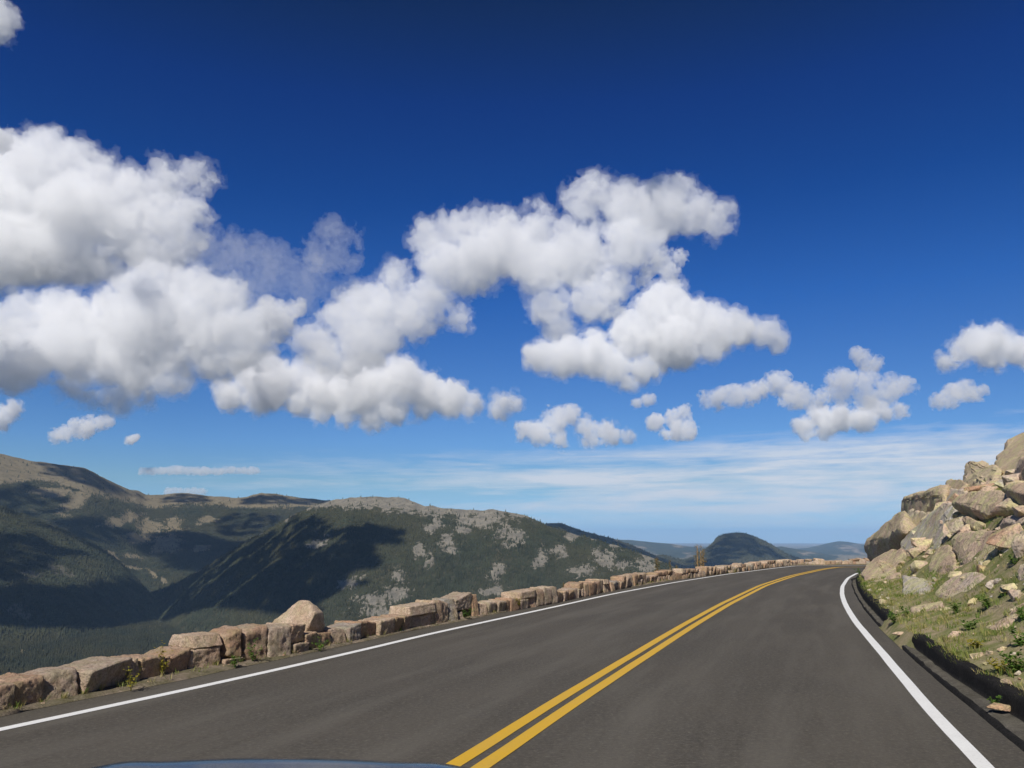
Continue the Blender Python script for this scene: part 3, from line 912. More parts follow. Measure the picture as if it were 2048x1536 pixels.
# rubble and mortar core behind the faces
cs = np.arange(s_of(22) - 7.0, SW[-1] - .6, .25)
fr = [frame_at(s) for s in cs]
rows = []
for offn, z in ((.05, -.05), (.05, LOW - .07), (.34, LOW - .07), (.34, -.3)):
    rows.append(np.array([[p[0] + n_[0] * offn - WO[0], p[1] + n_[1] * offn - WO[1], z] for p, t, n_ in fr]))
loft(rows[::-1], "mortar_core", m_mortar, wall, smooth=False)
# ------------------------------------------------------------------ asphalt curb at the right, hillside and boulders
foot_px = [(2048, 1445), (1963, 1396), (1885, 1341), (1815, 1287), (1774, 1252), (1749, 1225), (1729, 1203), (1716, 1180), (1711, 1160)]
CT = px_line(foot_px, 0.04)
CT = np.vstack([CT, [(14.3, 31.5), (17.2, 35.4), (20.2, 37.2), (23.2, 38.0), (27, 37.6), (33, 33.5)]])
CT = resample(extend_back(CT), .2, 3.0)
NCT = normals(CT)                      # to the left = towards the road
def edge_near(p):
    i = np.argmin(np.hypot(*(EE - p).T)); return EE[i]
m_black, nt = new_mat("black_asphalt_curb")
out = nd(nt, "ShaderNodeOutputMaterial"); b = nd(nt, "ShaderNodeBsdfPrincipled"); nt.links.new(b.outputs[0], out.inputs["Surface"])
pos = nd(nt, "ShaderNodeNewGeometry").outputs["Position"]
n1 = tex_noise(nt, pos, 40, 5, .7); n2 = tex_noise(nt, pos, 5, 5, .65)
k = ramp(nt, n1, [(.3, (0.010, 0.0095, 0.009)), (.7, (0.032, 0.030, 0.028))])
k = mixc(nt, ramp(nt, n2, [(.5, 0), (.75, .3)]), k, (0.07, 0.066, 0.06))
nt.links.new(k, b.inputs["Base Color"]); b.inputs["Roughness"].default_value = .95; b.inputs["Specular IOR Level"].default_value = .08
bp = nd(nt, "ShaderNodeBump", ins={"Strength": 1.0, "Distance": .02, "Height": n1}); nt.links.new(bp.outputs[0], b.inputs["Normal"])

m_sill = dirt_mat("dusty_asphalt_sill", (0.12, 0.110, 0.092), (0.18, 0.165, 0.138), (0.07, 0.065, 0.055), (0.08, 0.075, 0.05), 3, 0.3)
SCT = arclen(CT)
ctpx, ctpy = project(np.column_stack([CT, np.full(len(CT), .22)]))
front = CT[:, 1] > 2
# the curb runs in two lengths with a drain gap between them
gapA = np.argmin(np.hypot(ctpx - 1816, ctpy - 1257) + (~front) * 1e6)
gapB = np.argmin(np.hypot(ctpx - 1774, ctpy - 1233) + (~front) * 1e6)
def curb(i0, i1, name, label):
    si = np.arange(SCT[i0], SCT[i1 - 1], .06)
    P = np.stack([np.interp(si, SCT, CT[:, c]) for c in (0, 1)], 1); N = np.stack([np.interp(si, SCT, NCT[:, c]) for c in (0, 1)], 1); n = len(P)
    E = np.array([edge_near(p) for p in P])
    E = np.stack([smooth1(E[:, c], 9) for c in (0, 1)], 1)
    s = si
    j1 = .030 * fbm(s * 2.6, s * 0, s * 0 + 1, 4, .65); j2 = .03 * fbm(s * 1.1, s * 0 + 4, s * 0, 4); j3 = .045 * fbm(s * 3.3, s * 0, s * 0 + 8, 4, .65)
    endf = np.clip(np.minimum(np.arange(n), np.arange(n)[::-1]) / 4.0, 0, 1)
    z3 = lambda q, z: np.column_stack([q, np.zeros(n) + z])
    to = E - P
    j4 = .022 * fbm(s * 5, s * 0 + 3, s * 0, 3)
    fr = lambda f: E * (1 - f) + P * f
    rows = [z3(fr(-.12) + N * j2[:, None] * .6, -.02), z3(fr(-.02) + N * j2[:, None] * .6, .026 + j3 * .4), z3(fr(.16) + N * j2[:, None] * .5, .040 + j3 * .5),
            z3(fr(.34) + N * j1[:, None] * .5, .050 + j3 * .6), z3(fr(.70), .052 + j3 * .6 + j4), z3(fr(.93) + N * (j1 * .3)[:, None], .056 + j3 * .3),
            z3(P + N * (.0 + j2 * .3)[:, None], (.10 + j4) * endf + .04 * (1 - endf)),
            z3(P - N * (.012 - j1 * .3)[:, None], (.17 + j3 * .3) * endf + .04 * (1 - endf)), z3(P - N * (.03 - j4)[:, None], (.212 + j3 * .4) * endf + .04 * (1 - endf)),
            z3(P - N * .075, (.226 + j3 * .4 + j4) * endf + .04 * (1 - endf)), z3(P - N * .15, (.222 + j3 * .4) * endf + .03 * (1 - endf)), z3(P - N * .26, .15 * endf + .02)]
    o = loft(rows, name, [m_black, m_sill])
    mi = np.zeros((n - 1, len(rows) - 1), np.int32); mi[:, 2:5] = 1  # black rows at the road edge put its line of shadow and dirt into colour
    o.data.polygons.foreach_set("material_index", mi.ravel())
    return tag(o, label, "curb", "black asphalt curbs below the rock slope", kind="thing")
curb(0, gapA, "asphalt_curb", "black asphalt curb nearest the camera with a drain gap at its far end")
curb(gapB, len(CT), "asphalt_curb", "black asphalt curb that follows the bend beyond the drain gap")

# hillside
def hill_h(X, Y):
    d, sg = dist_to(CT, X, Y)
    s = np.where(sg < 0, d, -d)          # + up the slope
    h = np.interp(s, [-3, -.30, -.05, .03, .16, .9, 1.6, 2.8, 4.5, 8, 30, 80], [-.1, -.06, .12, .17, .225, .50, 1.08, 2.43, 3.3, 4.6, 11, 20])
    return h, s
off = np.concatenate([[-.13, -.08, -.03, .05, .09, .14], np.linspace(.2, 5, 60), np.geomspace(5.4, 70, 16)])
P_ = CT[::1]; nP = len(P_)
rows = []
NS = NCT.copy()
for k in range(3):                        # smooth directions so that the rows never cross on the bend
    NS = np.stack([smooth1(NS[:, c], 41) for c in (0, 1)], 1)
NS /= np.linalg.norm(NS, axis=1)[:, None]
Hp = []
for o_ in off: Hp.append(P_ - NS * o_)
Hp = np.stack(Hp, 1)
hz_, hs_ = hill_h(Hp[..., 0], Hp[..., 1])
hz_ = hz_ + np.clip(hs_ - .1, 0, 1) * (0.09 * fbm(Hp[..., 0] * 1.1, Hp[..., 1] * 1.1, Hp[..., 0] * 0 + 3, 5) + .03 * fbm(Hp[..., 0] * 6, Hp[..., 1] * 6, Hp[..., 0] * 0 + 1, 4))
gap_ = np.zeros(nP, bool); gap_[gapA - 4:gapB + 4] = True
gw_ = np.clip(smooth1(gap_.astype(float), 9), 0, 1)
for j_, zg in ((0, .008), (1, .05), (2, .11)): hz_[:, j_] = zg * gw_ - .12 * (1 - gw_)
hill = mesh_obj("hillside", np.concatenate([Hp, hz_[..., None]], -1).reshape(-1, 3), grid_faces(nP, len(off)), m_slope)
tag(hill, kind="structure")

def hill_at(x, y):
    h, s = hill_h(np.array([x]), np.array([y])); return float(h[0]), float(s[0])
def hill_hit(px, py):
    d = ray(px, py); d = d / d[1]
    ys = np.arange(3, 45, .08)
    P = CAM[None] + d[None] * ys[:, None]
    h, s = hill_h(P[:, 0], P[:, 1])
    ok = np.where((P[:, 2] < h) & (s > -.2))[0]
    return float(ys[ok[0]]) if len(ok) else None

m_rock = rock_mat("boulder_granite", [(0.66, 0.53, 0.37), (0.58, 0.42, 0.29), (0.67, 0.49, 0.36), (0.57, 0.53, 0.46), (0.60, 0.35, 0.21)], (0.44, 0.42, 0.19), 0.6, 0.38, 0.08)

def hull_rock(pts, name, mat, tint, seed, bev=.05, sub=4, rough=.05):
    bm = bmesh.new()
    for p in pts: bm.verts.new(p)
    bm.verts.ensure_lookup_table()
    r = bmesh.ops.convex_hull(bm, input=bm.verts)
    junk = [g for g in r["geom_interior"] if isinstance(g, bmesh.types.BMVert)]
    bmesh.ops.delete(bm, geom=junk, context="VERTS")
    loose = [v for v in bm.verts if not v.link_faces]
    bmesh.ops.delete(bm, geom=loose, context="VERTS")
    bmesh.ops.dissolve_limit(bm, angle_limit=.12, verts=bm.verts, edges=bm.edges)
    co = np.array([v.co for v in bm.verts]); c = co.mean(0); sz = float(np.linalg.norm(co - c, axis=1).mean())
    bmesh.ops.bevel(bm, geom=list(bm.edges), offset=bev * sz, segments=2, profile=.6, affect="EDGES", clamp_overlap=True)
    bmesh.ops.triangulate(bm, faces=bm.faces)
    for k in range(sub):
        lim = sz * .13
        es = [e for e in bm.edges if e.calc_length() > lim]
        if not es: break
        bmesh.ops.subdivide_edges(bm, edges=es, cuts=1)
        bmesh.ops.triangulate(bm, faces=[f for f in bm.faces if len(f.verts) > 3])
    bm.normal_update()
    co = np.array([v.co for v in bm.verts]); nn = np.array([v.normal for v in bm.verts])
    s = 1.3 / sz; w_ = seed * 3.1
    k = fbm(co[:, 0] * s + w_, co[:, 1] * s, co[:, 2] * s, 4, .55) + .6 * fbm(co[:, 0] * s * 3 + w_, co[:, 1] * s * 3, co[:, 2] * s * 3, 3, .6, ridged=True)
    lay = co @ np.array([.35, .2, .91]) * (5.0 / sz) + .8 * fbm(co[:, 0] * s + w_, co[:, 1] * s, co[:, 2] * s, 3)
    k = k + .55 * (np.abs((lay % 1.0) - .5) * 2) ** 3            # weathered bedding cracks
    co = co + nn * (rough * sz * k)[:, None] - c
    for v, p in zip(bm.verts, co): v.co = p
    me = bpy.data.meshes.new(name); bm.to_mesh(me); bm.free()
    me.materials.append(mat)
    me.polygons.foreach_set("use_smooth", [True] * len(me.polygons))
    try: me.set_sharp_from_angle(angle=math.radians(38))
    except Exception: pass
    o = bpy.data.objects.new(name, me); C.objects.link(o); o.location = c
    with_tint(o, np.full(len(me.vertices), tint))
    return o

GR = "boulders piled on the slope beside the bend"
# label, outline px, points standing out towards the road (px, py, metres), thickness, tint, Y
ROCKS = [
 ("long overhanging slab at the left tip of the rock pile with a deep dark underside", [(1735, 1093), (1744, 1079), (1775, 1052), (1808, 1023), (1812, 1038), (1830, 1063), (1806, 1084), (1803, 1100), (1768, 1109), (1766, 1117), (1744, 1118)], [(1746, 1083, .5), (1769, 1078, .8), (1808, 1061, .9), (1829, 1063, .6)], 1.6, .15, None),
 ("big square tan block jutting out above the overhanging slab against the sky", [(1809, 1003), (1815, 999), (1841, 991), (1872, 985), (1892, 978), (1897, 1013), (1888, 1020), (1851, 1041), (1835, 1037), (1808, 1034)], [(1815, 1007, .5), (1850, 1001, .55), (1889, 993, .5), (1892, 1014, .55), (1817, 1033, .6), (1850, 1037, .6)], 1.3, .2, None),
 ("smooth grey slanting slab in the middle of the rock pile below the square block", [(1850, 1040), (1886, 1014), (1910, 1014), (1914, 1045), (1906, 1066), (1882, 1095), (1862, 1115), (1855, 1143), (1838, 1128), (1815, 1125), (1803, 1104), (1806, 1085), (1830, 1063)], [(1908, 1018, .1), (1905, 1060, .3), (1850, 1110, .45), (1830, 1085, .4)], .9, .78, None),
 ("low tan rock under the overhanging slab at the bend of the road", [(1736, 1132), (1752, 1124), (1768, 1110), (1803, 1102), (1824, 1125), (1838, 1138), (1830, 1152), (1805, 1150), (1790, 1142), (1775, 1150), (1740, 1150)], [(1770, 1120, .3), (1810, 1115, .35), (1800, 1140, .4)], .9, .3, None),
 ("broad pale table like block with a flat lit face and dark edge below", [(1911, 1006), (1925, 992), (1945, 985), (2005, 984), (2012, 997), (2034, 1015), (2018, 1030), (2000, 1042), (1970, 1050), (1957, 1043), (1911, 1014)], [(1914, 1006, .7), (1958, 1024, 1.0), (1977, 1030, 1.1), (2031, 1017, .8)], 1.2, .2, None),
 ("lens shaped slab tucked under the pale table like block", [(1926, 1039), (1934, 1034), (1964, 1049), (1988, 1057), (1980, 1063), (1956, 1066), (1934, 1054)], [(1936, 1051, .5), (1957, 1062, .6), (1980, 1060, .5)], .8, .3, None),
 ("rounded brown block at the right edge of the picture below the dark gap", [(2001, 1051), (2010, 1038), (2030, 1031), (2075, 1026), (2078, 1058), (2030, 1064), (2006, 1064)], [(2012, 1044, .5), (2060, 1042, .6), (2035, 1050, .6)], .9, .55, None),
 ("dark grey block low at the right edge beside the small pale stone", [(2026, 1080), (2040, 1064), (2085, 1058), (2085, 1096), (2042, 1096), (2028, 1090)], [(2050, 1075, .3)], .8, .85, None),
 ("big bare tan slab right of the dark diagonal crack", [(1906, 1080), (1922, 1066), (1950, 1071), (1980, 1064), (2008, 1068), (2028, 1080), (2000, 1096), (1994, 1106), (1995, 1125), (1975, 1141), (1936, 1144), (1921, 1122), (1911, 1101)], [(1925, 1083, .35), (1990, 1080, .3), (1980, 1125, .45), (1940, 1136, .45)], .9, .42, None),
 ("tan slab left of the dark diagonal crack leaning on the grey slab", [(1860, 1140), (1866, 1118), (1878, 1100), (1896, 1092), (1904, 1098), (1914, 1128), (1920, 1146), (1904, 1166), (1880, 1166), (1864, 1156)], [(1890, 1106, .35), (1910, 1140, .48), (1880, 1150, .4)], .9, .25, None),
 ("long low slab with a grey ridge below the cracked slabs above the grass", [(1872, 1188), (1882, 1174), (1905, 1156), (1935, 1147), (1960, 1148), (1972, 1155), (1970, 1168), (1957, 1176), (1945, 1187), (1918, 1200), (1905, 1211), (1890, 1204), (1882, 1195)], [(1890, 1184, .45), (1935, 1164, .49), (1960, 1158, .35), (1905, 1196, .4)], .9, .5, None),
 ("pale cracked block with a whitish left end low in the rock pile", [(1808, 1178), (1808, 1153), (1826, 1155), (1848, 1159), (1870, 1166), (1866, 1180), (1858, 1200), (1830, 1203), (1808, 1202)], [(1814, 1160, .35), (1845, 1168, .4), (1850, 1195, .45), (1814, 1198, .4)], .8, .7, None),
 ("low rounded rock standing in the grass with a reddish right end", [(1824, 1216), (1854, 1209), (1883, 1203), (1891, 1226), (1877, 1238), (1850, 1232), (1824, 1224)], [(1880, 1212, .3), (1850, 1220, .25)], .6, .2, None),
 ("pinkish flat rock in the grass at the right", [(1973, 1254), (1990, 1246), (2020, 1232), (2036, 1226), (2036, 1240), (2012, 1258), (1995, 1269), (1982, 1264)], [(1992, 1256, .25), (2020, 1242, .25)], .5, .4, None),
 ("orange brown rock at the right edge just above the pinkish flat rock", [(2010, 1228), (2028, 1214), (2058, 1203), (2060, 1222), (2036, 1229), (2016, 1236)], [(2030, 1222, .25)], .6, .95, None),
 ("brown boulder cut by the right edge among green plants", [(2034, 1150), (2042, 1132), (2062, 1124), (2084, 1140), (2074, 1170), (2042, 1166)], [(2052, 1146, .3)], .7, .6, None),
 ("lichen covered block on the skyline above the table like block", [(1932, 962), (1939, 928), (1970, 929), (1991, 938), (1997, 947), (1984, 955), (1987, 972), (1980, 985), (1934, 986), (1924, 978)], [(1943, 935, .3), (1980, 945, .35), (1978, 972, .4), (1936, 975, .35)], 1.0, .1, None),
 ("small lichen block on the skyline right of the square tan block", [(1896, 966), (1903, 962), (1921, 961), (1932, 972), (1927, 986), (1914, 993), (1902, 995), (1896, 986)], [(1904, 972, .3), (1922, 976, .3), (1910, 990, .3)], .7, .2, None),
 ("tall leaning slab at the top right of the rock pile", [(1994, 954), (2003, 918), (2012, 906), (2024, 896), (2034, 882), (2050, 870), (2085, 860), (2070, 900), (2038, 924), (2028, 948), (2025, 973), (2006, 979)], [(2014, 920, .35), (2024, 950, .4), (2050, 895, .4)], 1.0, .15, None),
 ("shadowed block behind the leaning slab at the right edge of the picture", [(2026, 971), (2033, 938), (2044, 919), (2070, 902), (2120, 895), (2120, 985), (2050, 973)], [(2085, 935, .9), (2080, 965, .9)], 1.0, .5, None),
 ("flat slab that roofs the dark gap at the right edge", [(2008, 980), (2014, 973), (2032, 968), (2075, 968), (2110, 972), (2112, 1030), (2048, 1032), (2036, 1016), (2022, 1000)], [(2030, 984, .6), (2062, 991, .65), (2105, 998, .65)], 1.2, .3, None),
 ("filler rock set back in the shaded hollow under the square tan block", [(1806, 1032), (1834, 1026), (1864, 1030), (1862, 1062), (1832, 1070), (1812, 1052)], [], .8, .6, "deep"),  # filler added behind the hollow, where the block above shades it
 ("filler rock set back in the shaded cleft right of the square tan block", [(1884, 988), (1906, 982), (1932, 986), (1930, 1012), (1904, 1018), (1888, 1014)], [], .8, .6, "deep"),  # second filler, added to close the shaded cleft
 ("small pale stone at the right of the big bare slab", [(1998, 1098), (2010, 1091), (2030, 1094), (2036, 1106), (2025, 1113), (2012, 1119), (2001, 1110)], [(2016, 1104, .25)], .5, .75, None),
 ("rounded tan rock at the far left foot of the pile by the white line", [(1729, 1150), (1737, 1131), (1755, 1125), (1790, 1139), (1804, 1160), (1800, 1190), (1770, 1192), (1738, 1170)], [(1760, 1140, .3), (1790, 1160, .35), (1765, 1180, .35)], .8, .35, None),
]
for i, (lab, outl, near, th, tint, Yf) in enumerate(ROCKS):
    ox = np.array([p[0] for p in outl], float); oy = np.array([p[1] for p in outl], float)
    cx, cy = ox.mean(), oy.mean()
    outl = [(cx + (x - cx) * 1.05, cy + (y - cy) * 1.04) for x, y in outl]; ox = np.array([p[0] for p in outl]); oy = np.array([p[1] for p in outl])
    # lie of the slope where the rock rests: 1 / distance is linear across the picture of a plane
    smp = [(cx + (x - cx) * f, cy + (y - cy) * f + g) for x, y in outl for f, g in ((1, 0), (.5, 0), (1, 16), (.6, 40), (.6, 70))]
    hit = [(x, y, hill_hit(x, y)) for x, y in smp]
    hit = np.array([(x, y, 1 / h) for x, y, h in hit if h is not None])
    wts = np.exp(-((hit[:, 1] - cy) / 45) ** 2) + .02
    Am = np.column_stack([np.ones(len(hit)), hit[:, 0] - cx, hit[:, 1] - cy])
    W_ = np.sqrt(wts)[:, None]
    reg = np.diag([0, 1e-7, 1e-7]) * len(hit)
    kf = np.linalg.solve((Am * W_).T @ (Am * W_) + reg, (Am * W_).T @ (hit[:, 2] * W_[:, 0]))
    ov = any(d >= .5 for _, _, d in near)          # an overhang: the block stands upright and its lit edge juts out
    if ov: Yat = lambda x, y: float(np.clip(1 / max(1e-3, kf[0] + kf[1] * (x - cx) * .5 + kf[2] * (oy.max() - cy) * .35), 0.8 / kf[0], 1.2 / kf[0]))
    else: Yat = lambda x, y: float(np.clip(1 / max(1e-3, kf[0] + kf[1] * (x - cx) * .8 + kf[2] * (y - cy) * .5), 0.72 / kf[0], 1.32 / kf[0]))
    Y0 = 1 / kf[0]
    deep = .75 if Yf == 'deep' else 0.0
    m_per_px = Y0 / F_PX
    size_m = m_per_px * min(ox.max() - ox.min(), oy.max() - oy.min())
    pts = [at_y(x, y, Yat(x, y) + deep - .10 * size_m) for x, y in outl]
    pts += [at_y(x, y, Yat(x, y) - (.10 + d * (1.15 if ov else .8)) * size_m) for x, y, d in near]
    pts += [at_y(cx + (x - cx) * .88, cy + (y - cy) * .88 - 1, Yat(x, y) + deep + th * size_m * .8) for x, y in outl]
    o = hull_rock(pts, "boulder", m_rock, tint, 20 + i, bev=.022, rough=.032)
    tag(o, lab, "boulder", GR)

# boulder behind the wall
bo = [(516, 1270), (545, 1246), (574, 1221), (592, 1207), (604, 1202), (618, 1203), (630, 1213), (645, 1225), (646, 1236), (648, 1250), (640, 1262), (622, 1272), (600, 1280), (570, 1282)]
Yb = 12.1
cx, cy = 606, 1248
pts = [at_y(x, y, Yb) for x, y in bo] + [at_y(x, y, Yb - d) for x, y, d in ((590, 1228, .16), (608, 1212, .12), (630, 1226, .34), (612, 1262, .36), (565, 1252, .14))]
pts += [at_y(cx + (x - cx) * .8, cy + (y - cy) * .85, Yb + .45) for x, y in bo] + [at_y(x, 1320, Yb + .2) for x in (560, 600, 640)]
o = hull_rock(pts, "boulder", m_wall, .02, 61, bev=.03, rough=.045)
tag(o, "pale pointed boulder rising above the stone wall behind its first raised crenel", "boulder")

# loose stones on the slope
r_ = np.random.default_rng(5)
protos = []
def angular(seed, npts=11, sub=3):
    r2 = np.random.default_rng(seed)
    q = r2.normal(size=(npts, 3)); q /= np.linalg.norm(q, axis=1)[:, None]; q *= r2.uniform(.75, 1.1, npts)[:, None] * np.array([1.1, .85, .6])
    o = hull_rock([tuple(x) for x in q], "tmp_stone", m_rock, .5, seed, bev=.04, sub=sub, rough=.05)
    P = np.array([v.co for v in o.data.vertices]); Fc = np.array([tuple(f.vertices) for f in o.data.polygons])
    me = o.data; bpy.data.objects.remove(o); bpy.data.meshes.remove(me)
    return P, Fc
for k in range(10): protos.append(angular(900 + k, sub=1))
def scatter_stones(n, name, mat, smin, smax, place, seed, label, tmax=1.0):
    r2 = np.random.default_rng(seed)
    V, Fq, T, o_ = [], [], [], 0
    while len(V) < n:
        p = place(r2)
        if p is None: continue
        P, Fc = protos[r2.integers(len(protos))]
        s = smin * (smax / smin) ** (r2.random() ** 2.2)
        a = r2.uniform(0, 6.28); tl = r2.normal(0, .35)
        Q = P * s
        Q = np.column_stack([Q[:, 0], Q[:, 1] * math.cos(tl) - Q[:, 2] * math.sin(tl), Q[:, 1] * math.sin(tl) + Q[:, 2] * math.cos(tl)])
        Q = np.column_stack([Q[:, 0] * math.cos(a) - Q[:, 1] * math.sin(a), Q[:, 0] * math.sin(a) + Q[:, 1] * math.cos(a), Q[:, 2]])
        V.append(Q + p); Fq.append(Fc + o_); T.append(np.full(len(Q), r2.random() * tmax)); o_ += len(Q)
    o = mesh_obj(name, np.concatenate(V), np.concatenate(Fq), mat, smooth=False)
    with_tint(o, np.concatenate(T))
    return tag(o, label, name.replace("_", " "), kind="stuff")
def on_slope(smin_, smax_, maxY=34):
    def f(r2):
        i = r2.integers(int(len(CT) * .08), int(len(CT) * .8)); s = r2.uniform(smin_, smax_)
        q = CT[i] - NS[i] * s
        h, ss = hill_at(*q)
        if q[1] > maxY or ss < .05: return None
        return np.array([q[0], q[1], h + .01])
    return f
scatter_stones(520, "gravel", m_rock, .015, .085, on_slope(.1, 2.2), 3, "pebbles and small stones strewn over the grassy slope")
scatter_stones(300, "rubble", m_rock, .13, .55, on_slope(1.25, 4.6), 4, "angular rubble filling the gaps between the boulders")
def on_verge(r2):
    i = r2.integers(0, ns_); v = r2.random() ** .7
    q = E1[i] * (1 - v) + Wn[i] * v
    if q[1] < 3: return None
    return np.array([q[0], q[1], .028])
scatter_stones(900, "gravel", m_wall, .006, .028, on_verge, 9, "loose gravel on the strip between the asphalt and the stone wall")

# single stones that stand apart in the grass
for k, (px, py, s, tint, lab) in enumerate([
    (1946, 1207, .13, .95, "bright orange stone among green plants below the long low slab"),
    (1985, 1170, .12, .6, "small grey stone in the grass right of the long low slab"),
    (1997, 1163, .10, .75, "small whitish stone by the green plants right of the long low slab"),
    (1915, 1272, .14, .5, "half buried tan stone in the grass above the near curb"),
    (2018, 1178, .16, .95, "reddish stone at the right edge under the brown boulder"),
    (2030, 1192, .13, .9, "second reddish stone at the right edge lower than the first"),
    (1955, 1315, .10, .3, "pale stone half hidden in grass just above the near curb"),
    (1799, 1267, .11, .35, "flat sandy stone lying in the drain gap of the curb"),
    (2002, 1414, .10, .95, "orange brown stone lying against the near curb beside a weed"),
    (1768, 1206, .16, .4, "tan stone in the grass above the far curb")]):
    Yh = hill_hit(px, py) or 12
    if py > 1405: Yh = on_ground(px, py, .1)[1]
    p = at_y(px, py, Yh)
    P, Fc = angular(700 + k, 13, 3); P = P * s * np.array([1.1, 1, 1.1 if k not in (7, 8) else .55])
    a = .4 * k
    P = np.column_stack([P[:, 0] * math.cos(a) - P[:, 1] * math.sin(a), P[:, 0] * math.sin(a) + P[:, 1] * math.cos(a), P[:, 2]])
    o = mesh_obj("stone", P, Fc, m_rock, smooth=False); o.location = p
    with_tint(o, np.full(len(P), tint)); tag(o, lab, "stone", "single stones on the slope")
# ------------------------------------------------------------------ grass, plants, trees
def leaf_mat(name, cols, trans=0.3):
    m, nt = new_mat(name)
    out = nd(nt, "ShaderNodeOutputMaterial")
    t = nd(nt, "ShaderNodeAttribute", attribute_name="tint").outputs["Fac"]
    c = ramp(nt, t, [(i / (len(cols) - 1), k) for i, k in enumerate(cols)])
    d = nd(nt, "ShaderNodeBsdfDiffuse", ins={"Color": c}); tr = nd(nt, "ShaderNodeBsdfTranslucent", ins={"Color": c})
    mx = nd(nt, "ShaderNodeMixShader", ins={0: trans}); nt.links.new(d.outputs[0], mx.inputs[1]); nt.links.new(tr.outputs[0], mx.inputs[2])
    nt.links.new(mx.outputs[0], out.inputs["Surface"])
    return m
m_grass = leaf_mat("mountain_grass", [(0.09, 0.16, 0.03), (0.17, 0.23, 0.05), (0.30, 0.29, 0.09), (0.46, 0.38, 0.18), (0.20, 0.26, 0.07)])
m_leaf = leaf_mat("plant_leaves", [(0.05, 0.11, 0.022), (0.10, 0.18, 0.035), (0.17, 0.22, 0.05)])
m_yleaf = leaf_mat("yellow_plant", [(0.16, 0.17, 0.03), (0.34, 0.28, 0.04), (0.10, 0.13, 0.03)])

class Blades:
    def __init__(s): s.V, s.F, s.T, s.n = [], [], [], 0
    def blade(s, p, d, h, w, tint, bend=.3):
        d = np.asarray(d, float)
        side = np.array([-d[1], d[0], 0]); l = np.linalg.norm(side); side = side / l if l > 1e-6 else np.array([1., 0, 0])
        up = np.array([0, 0, 1.0])
        m = p + up * h * .55 + d * h * bend * .4; e = p + up * h * (1 - .25 * bend) + d * h * bend
        s.V += [p - side * w, p + side * w, m - side * w * .8, m + side * w * .8, e]
        s.F += [(s.n, s.n + 1, s.n + 3, s.n + 2), (s.n + 2, s.n + 3, s.n + 4)]
        s.T += [tint] * 5; s.n += 5
    def leaf(s, p, d, l, w, tint, droop=.2):
        d = np.asarray(d, float); d = d / np.linalg.norm(d)
        side = np.cross(d, [0, 0, 1]); k = np.linalg.norm(side); side = side / k if k > 1e-6 else np.array([1., 0, 0])
        a = p + d * l * .45; e = p + d * l - np.array([0, 0, droop * l])
        nrm = np.cross(side, d) * w * .25
        s.V += [p, a - side * w - nrm, a + side * w - nrm, e, a + nrm]
        s.F += [(s.n, s.n + 1, s.n + 4), (s.n, s.n + 4, s.n + 2), (s.n + 1, s.n + 3, s.n + 4), (s.n + 4, s.n + 3, s.n + 2)]
        s.T += [tint] * 5; s.n += 5
    def build(s, name, mat, parent=None, origin=None):
        V = np.array(s.V)
        if origin is not None: V = V - origin
        o = mesh_obj(name, V, s.F, mat, parent, smooth=False)
        with_tint(o, s.T)
        return o

r_ = np.random.default_rng(12)
gb = Blades()
nt_ = 0
while nt_ < 5200:
    i = r_.integers(int(len(CT) * .10), int(len(CT) * .78)); s = r_.random() ** 1.25 * 3.6 + .07
    q = CT[i] - NS[i] * s
    if q[1] > 33 or q[1] < 4: continue
    cl = float(fbm(np.array([q[0] * .9]), np.array([q[1] * .9]), np.array([4.0]), 3)[0])
    if cl < r_.uniform(-.6, .2): continue
    h, _ = hill_at(*q); nt_ += 1
    tt = np.clip(.45 + .55 * float(fbm(np.array([q[0] * .7 + 9]), np.array([q[1] * .7]), np.array([1.0]), 3)[0]) + r_.normal(0, .22), 0, 1)
    H = r_.uniform(.04, .10) * (1.3 if r_.random() < .15 else 1)
    for k in range(r_.integers(9, 16)):
        a = r_.uniform(0, 6.28); rr = r_.random() * .07
        gb.blade(np.array([q[0] + math.cos(a) * rr, q[1] + math.sin(a) * rr, h - .01]), (math.cos(a), math.sin(a), 0), H * r_.uniform(.5, 1.2), r_.uniform(.0022, .005), float(np.clip(tt + r_.normal(0, .1), 0, 1)), r_.uniform(.15, .8))
tag(gb.build("grass", m_grass), "short green and straw coloured grass growing among the stones of the slope", "grass", kind="stuff")

gb = Blades(); n_ = 0
while n_ < 520:
    i = r_.integers(0, ns_); v = r_.uniform(.55, 1.02) if r_.random() < .8 else r_.uniform(.1, .6)
    q = E1[i] * (1 - v) + Wn[i] * v
    if q[1] < 4: continue
    if float(fbm(np.array([q[0] * .6]), np.array([q[1] * .6]), np.array([2.0]), 3)[0]) < r_.uniform(-.3, .2): continue
    n_ += 1
    tt = np.clip(r_.normal(.5, .25), 0, 1)
    for k in range(r_.integers(5, 10)):
        a = r_.uniform(0, 6.28); rr = r_.random() * .04
        gb.blade(np.array([q[0] + math.cos(a) * rr, q[1] + math.sin(a) * rr, .03]), (math.cos(a), math.sin(a), 0), r_.uniform(.03, .085), r_.uniform(.0018, .0035), float(np.clip(tt + r_.normal(0, .1), 0, 1)), r_.uniform(.2, .8))
tag(gb.build("grass", m_grass), "sparse grass at the foot of the stone wall", "grass", kind="stuff")

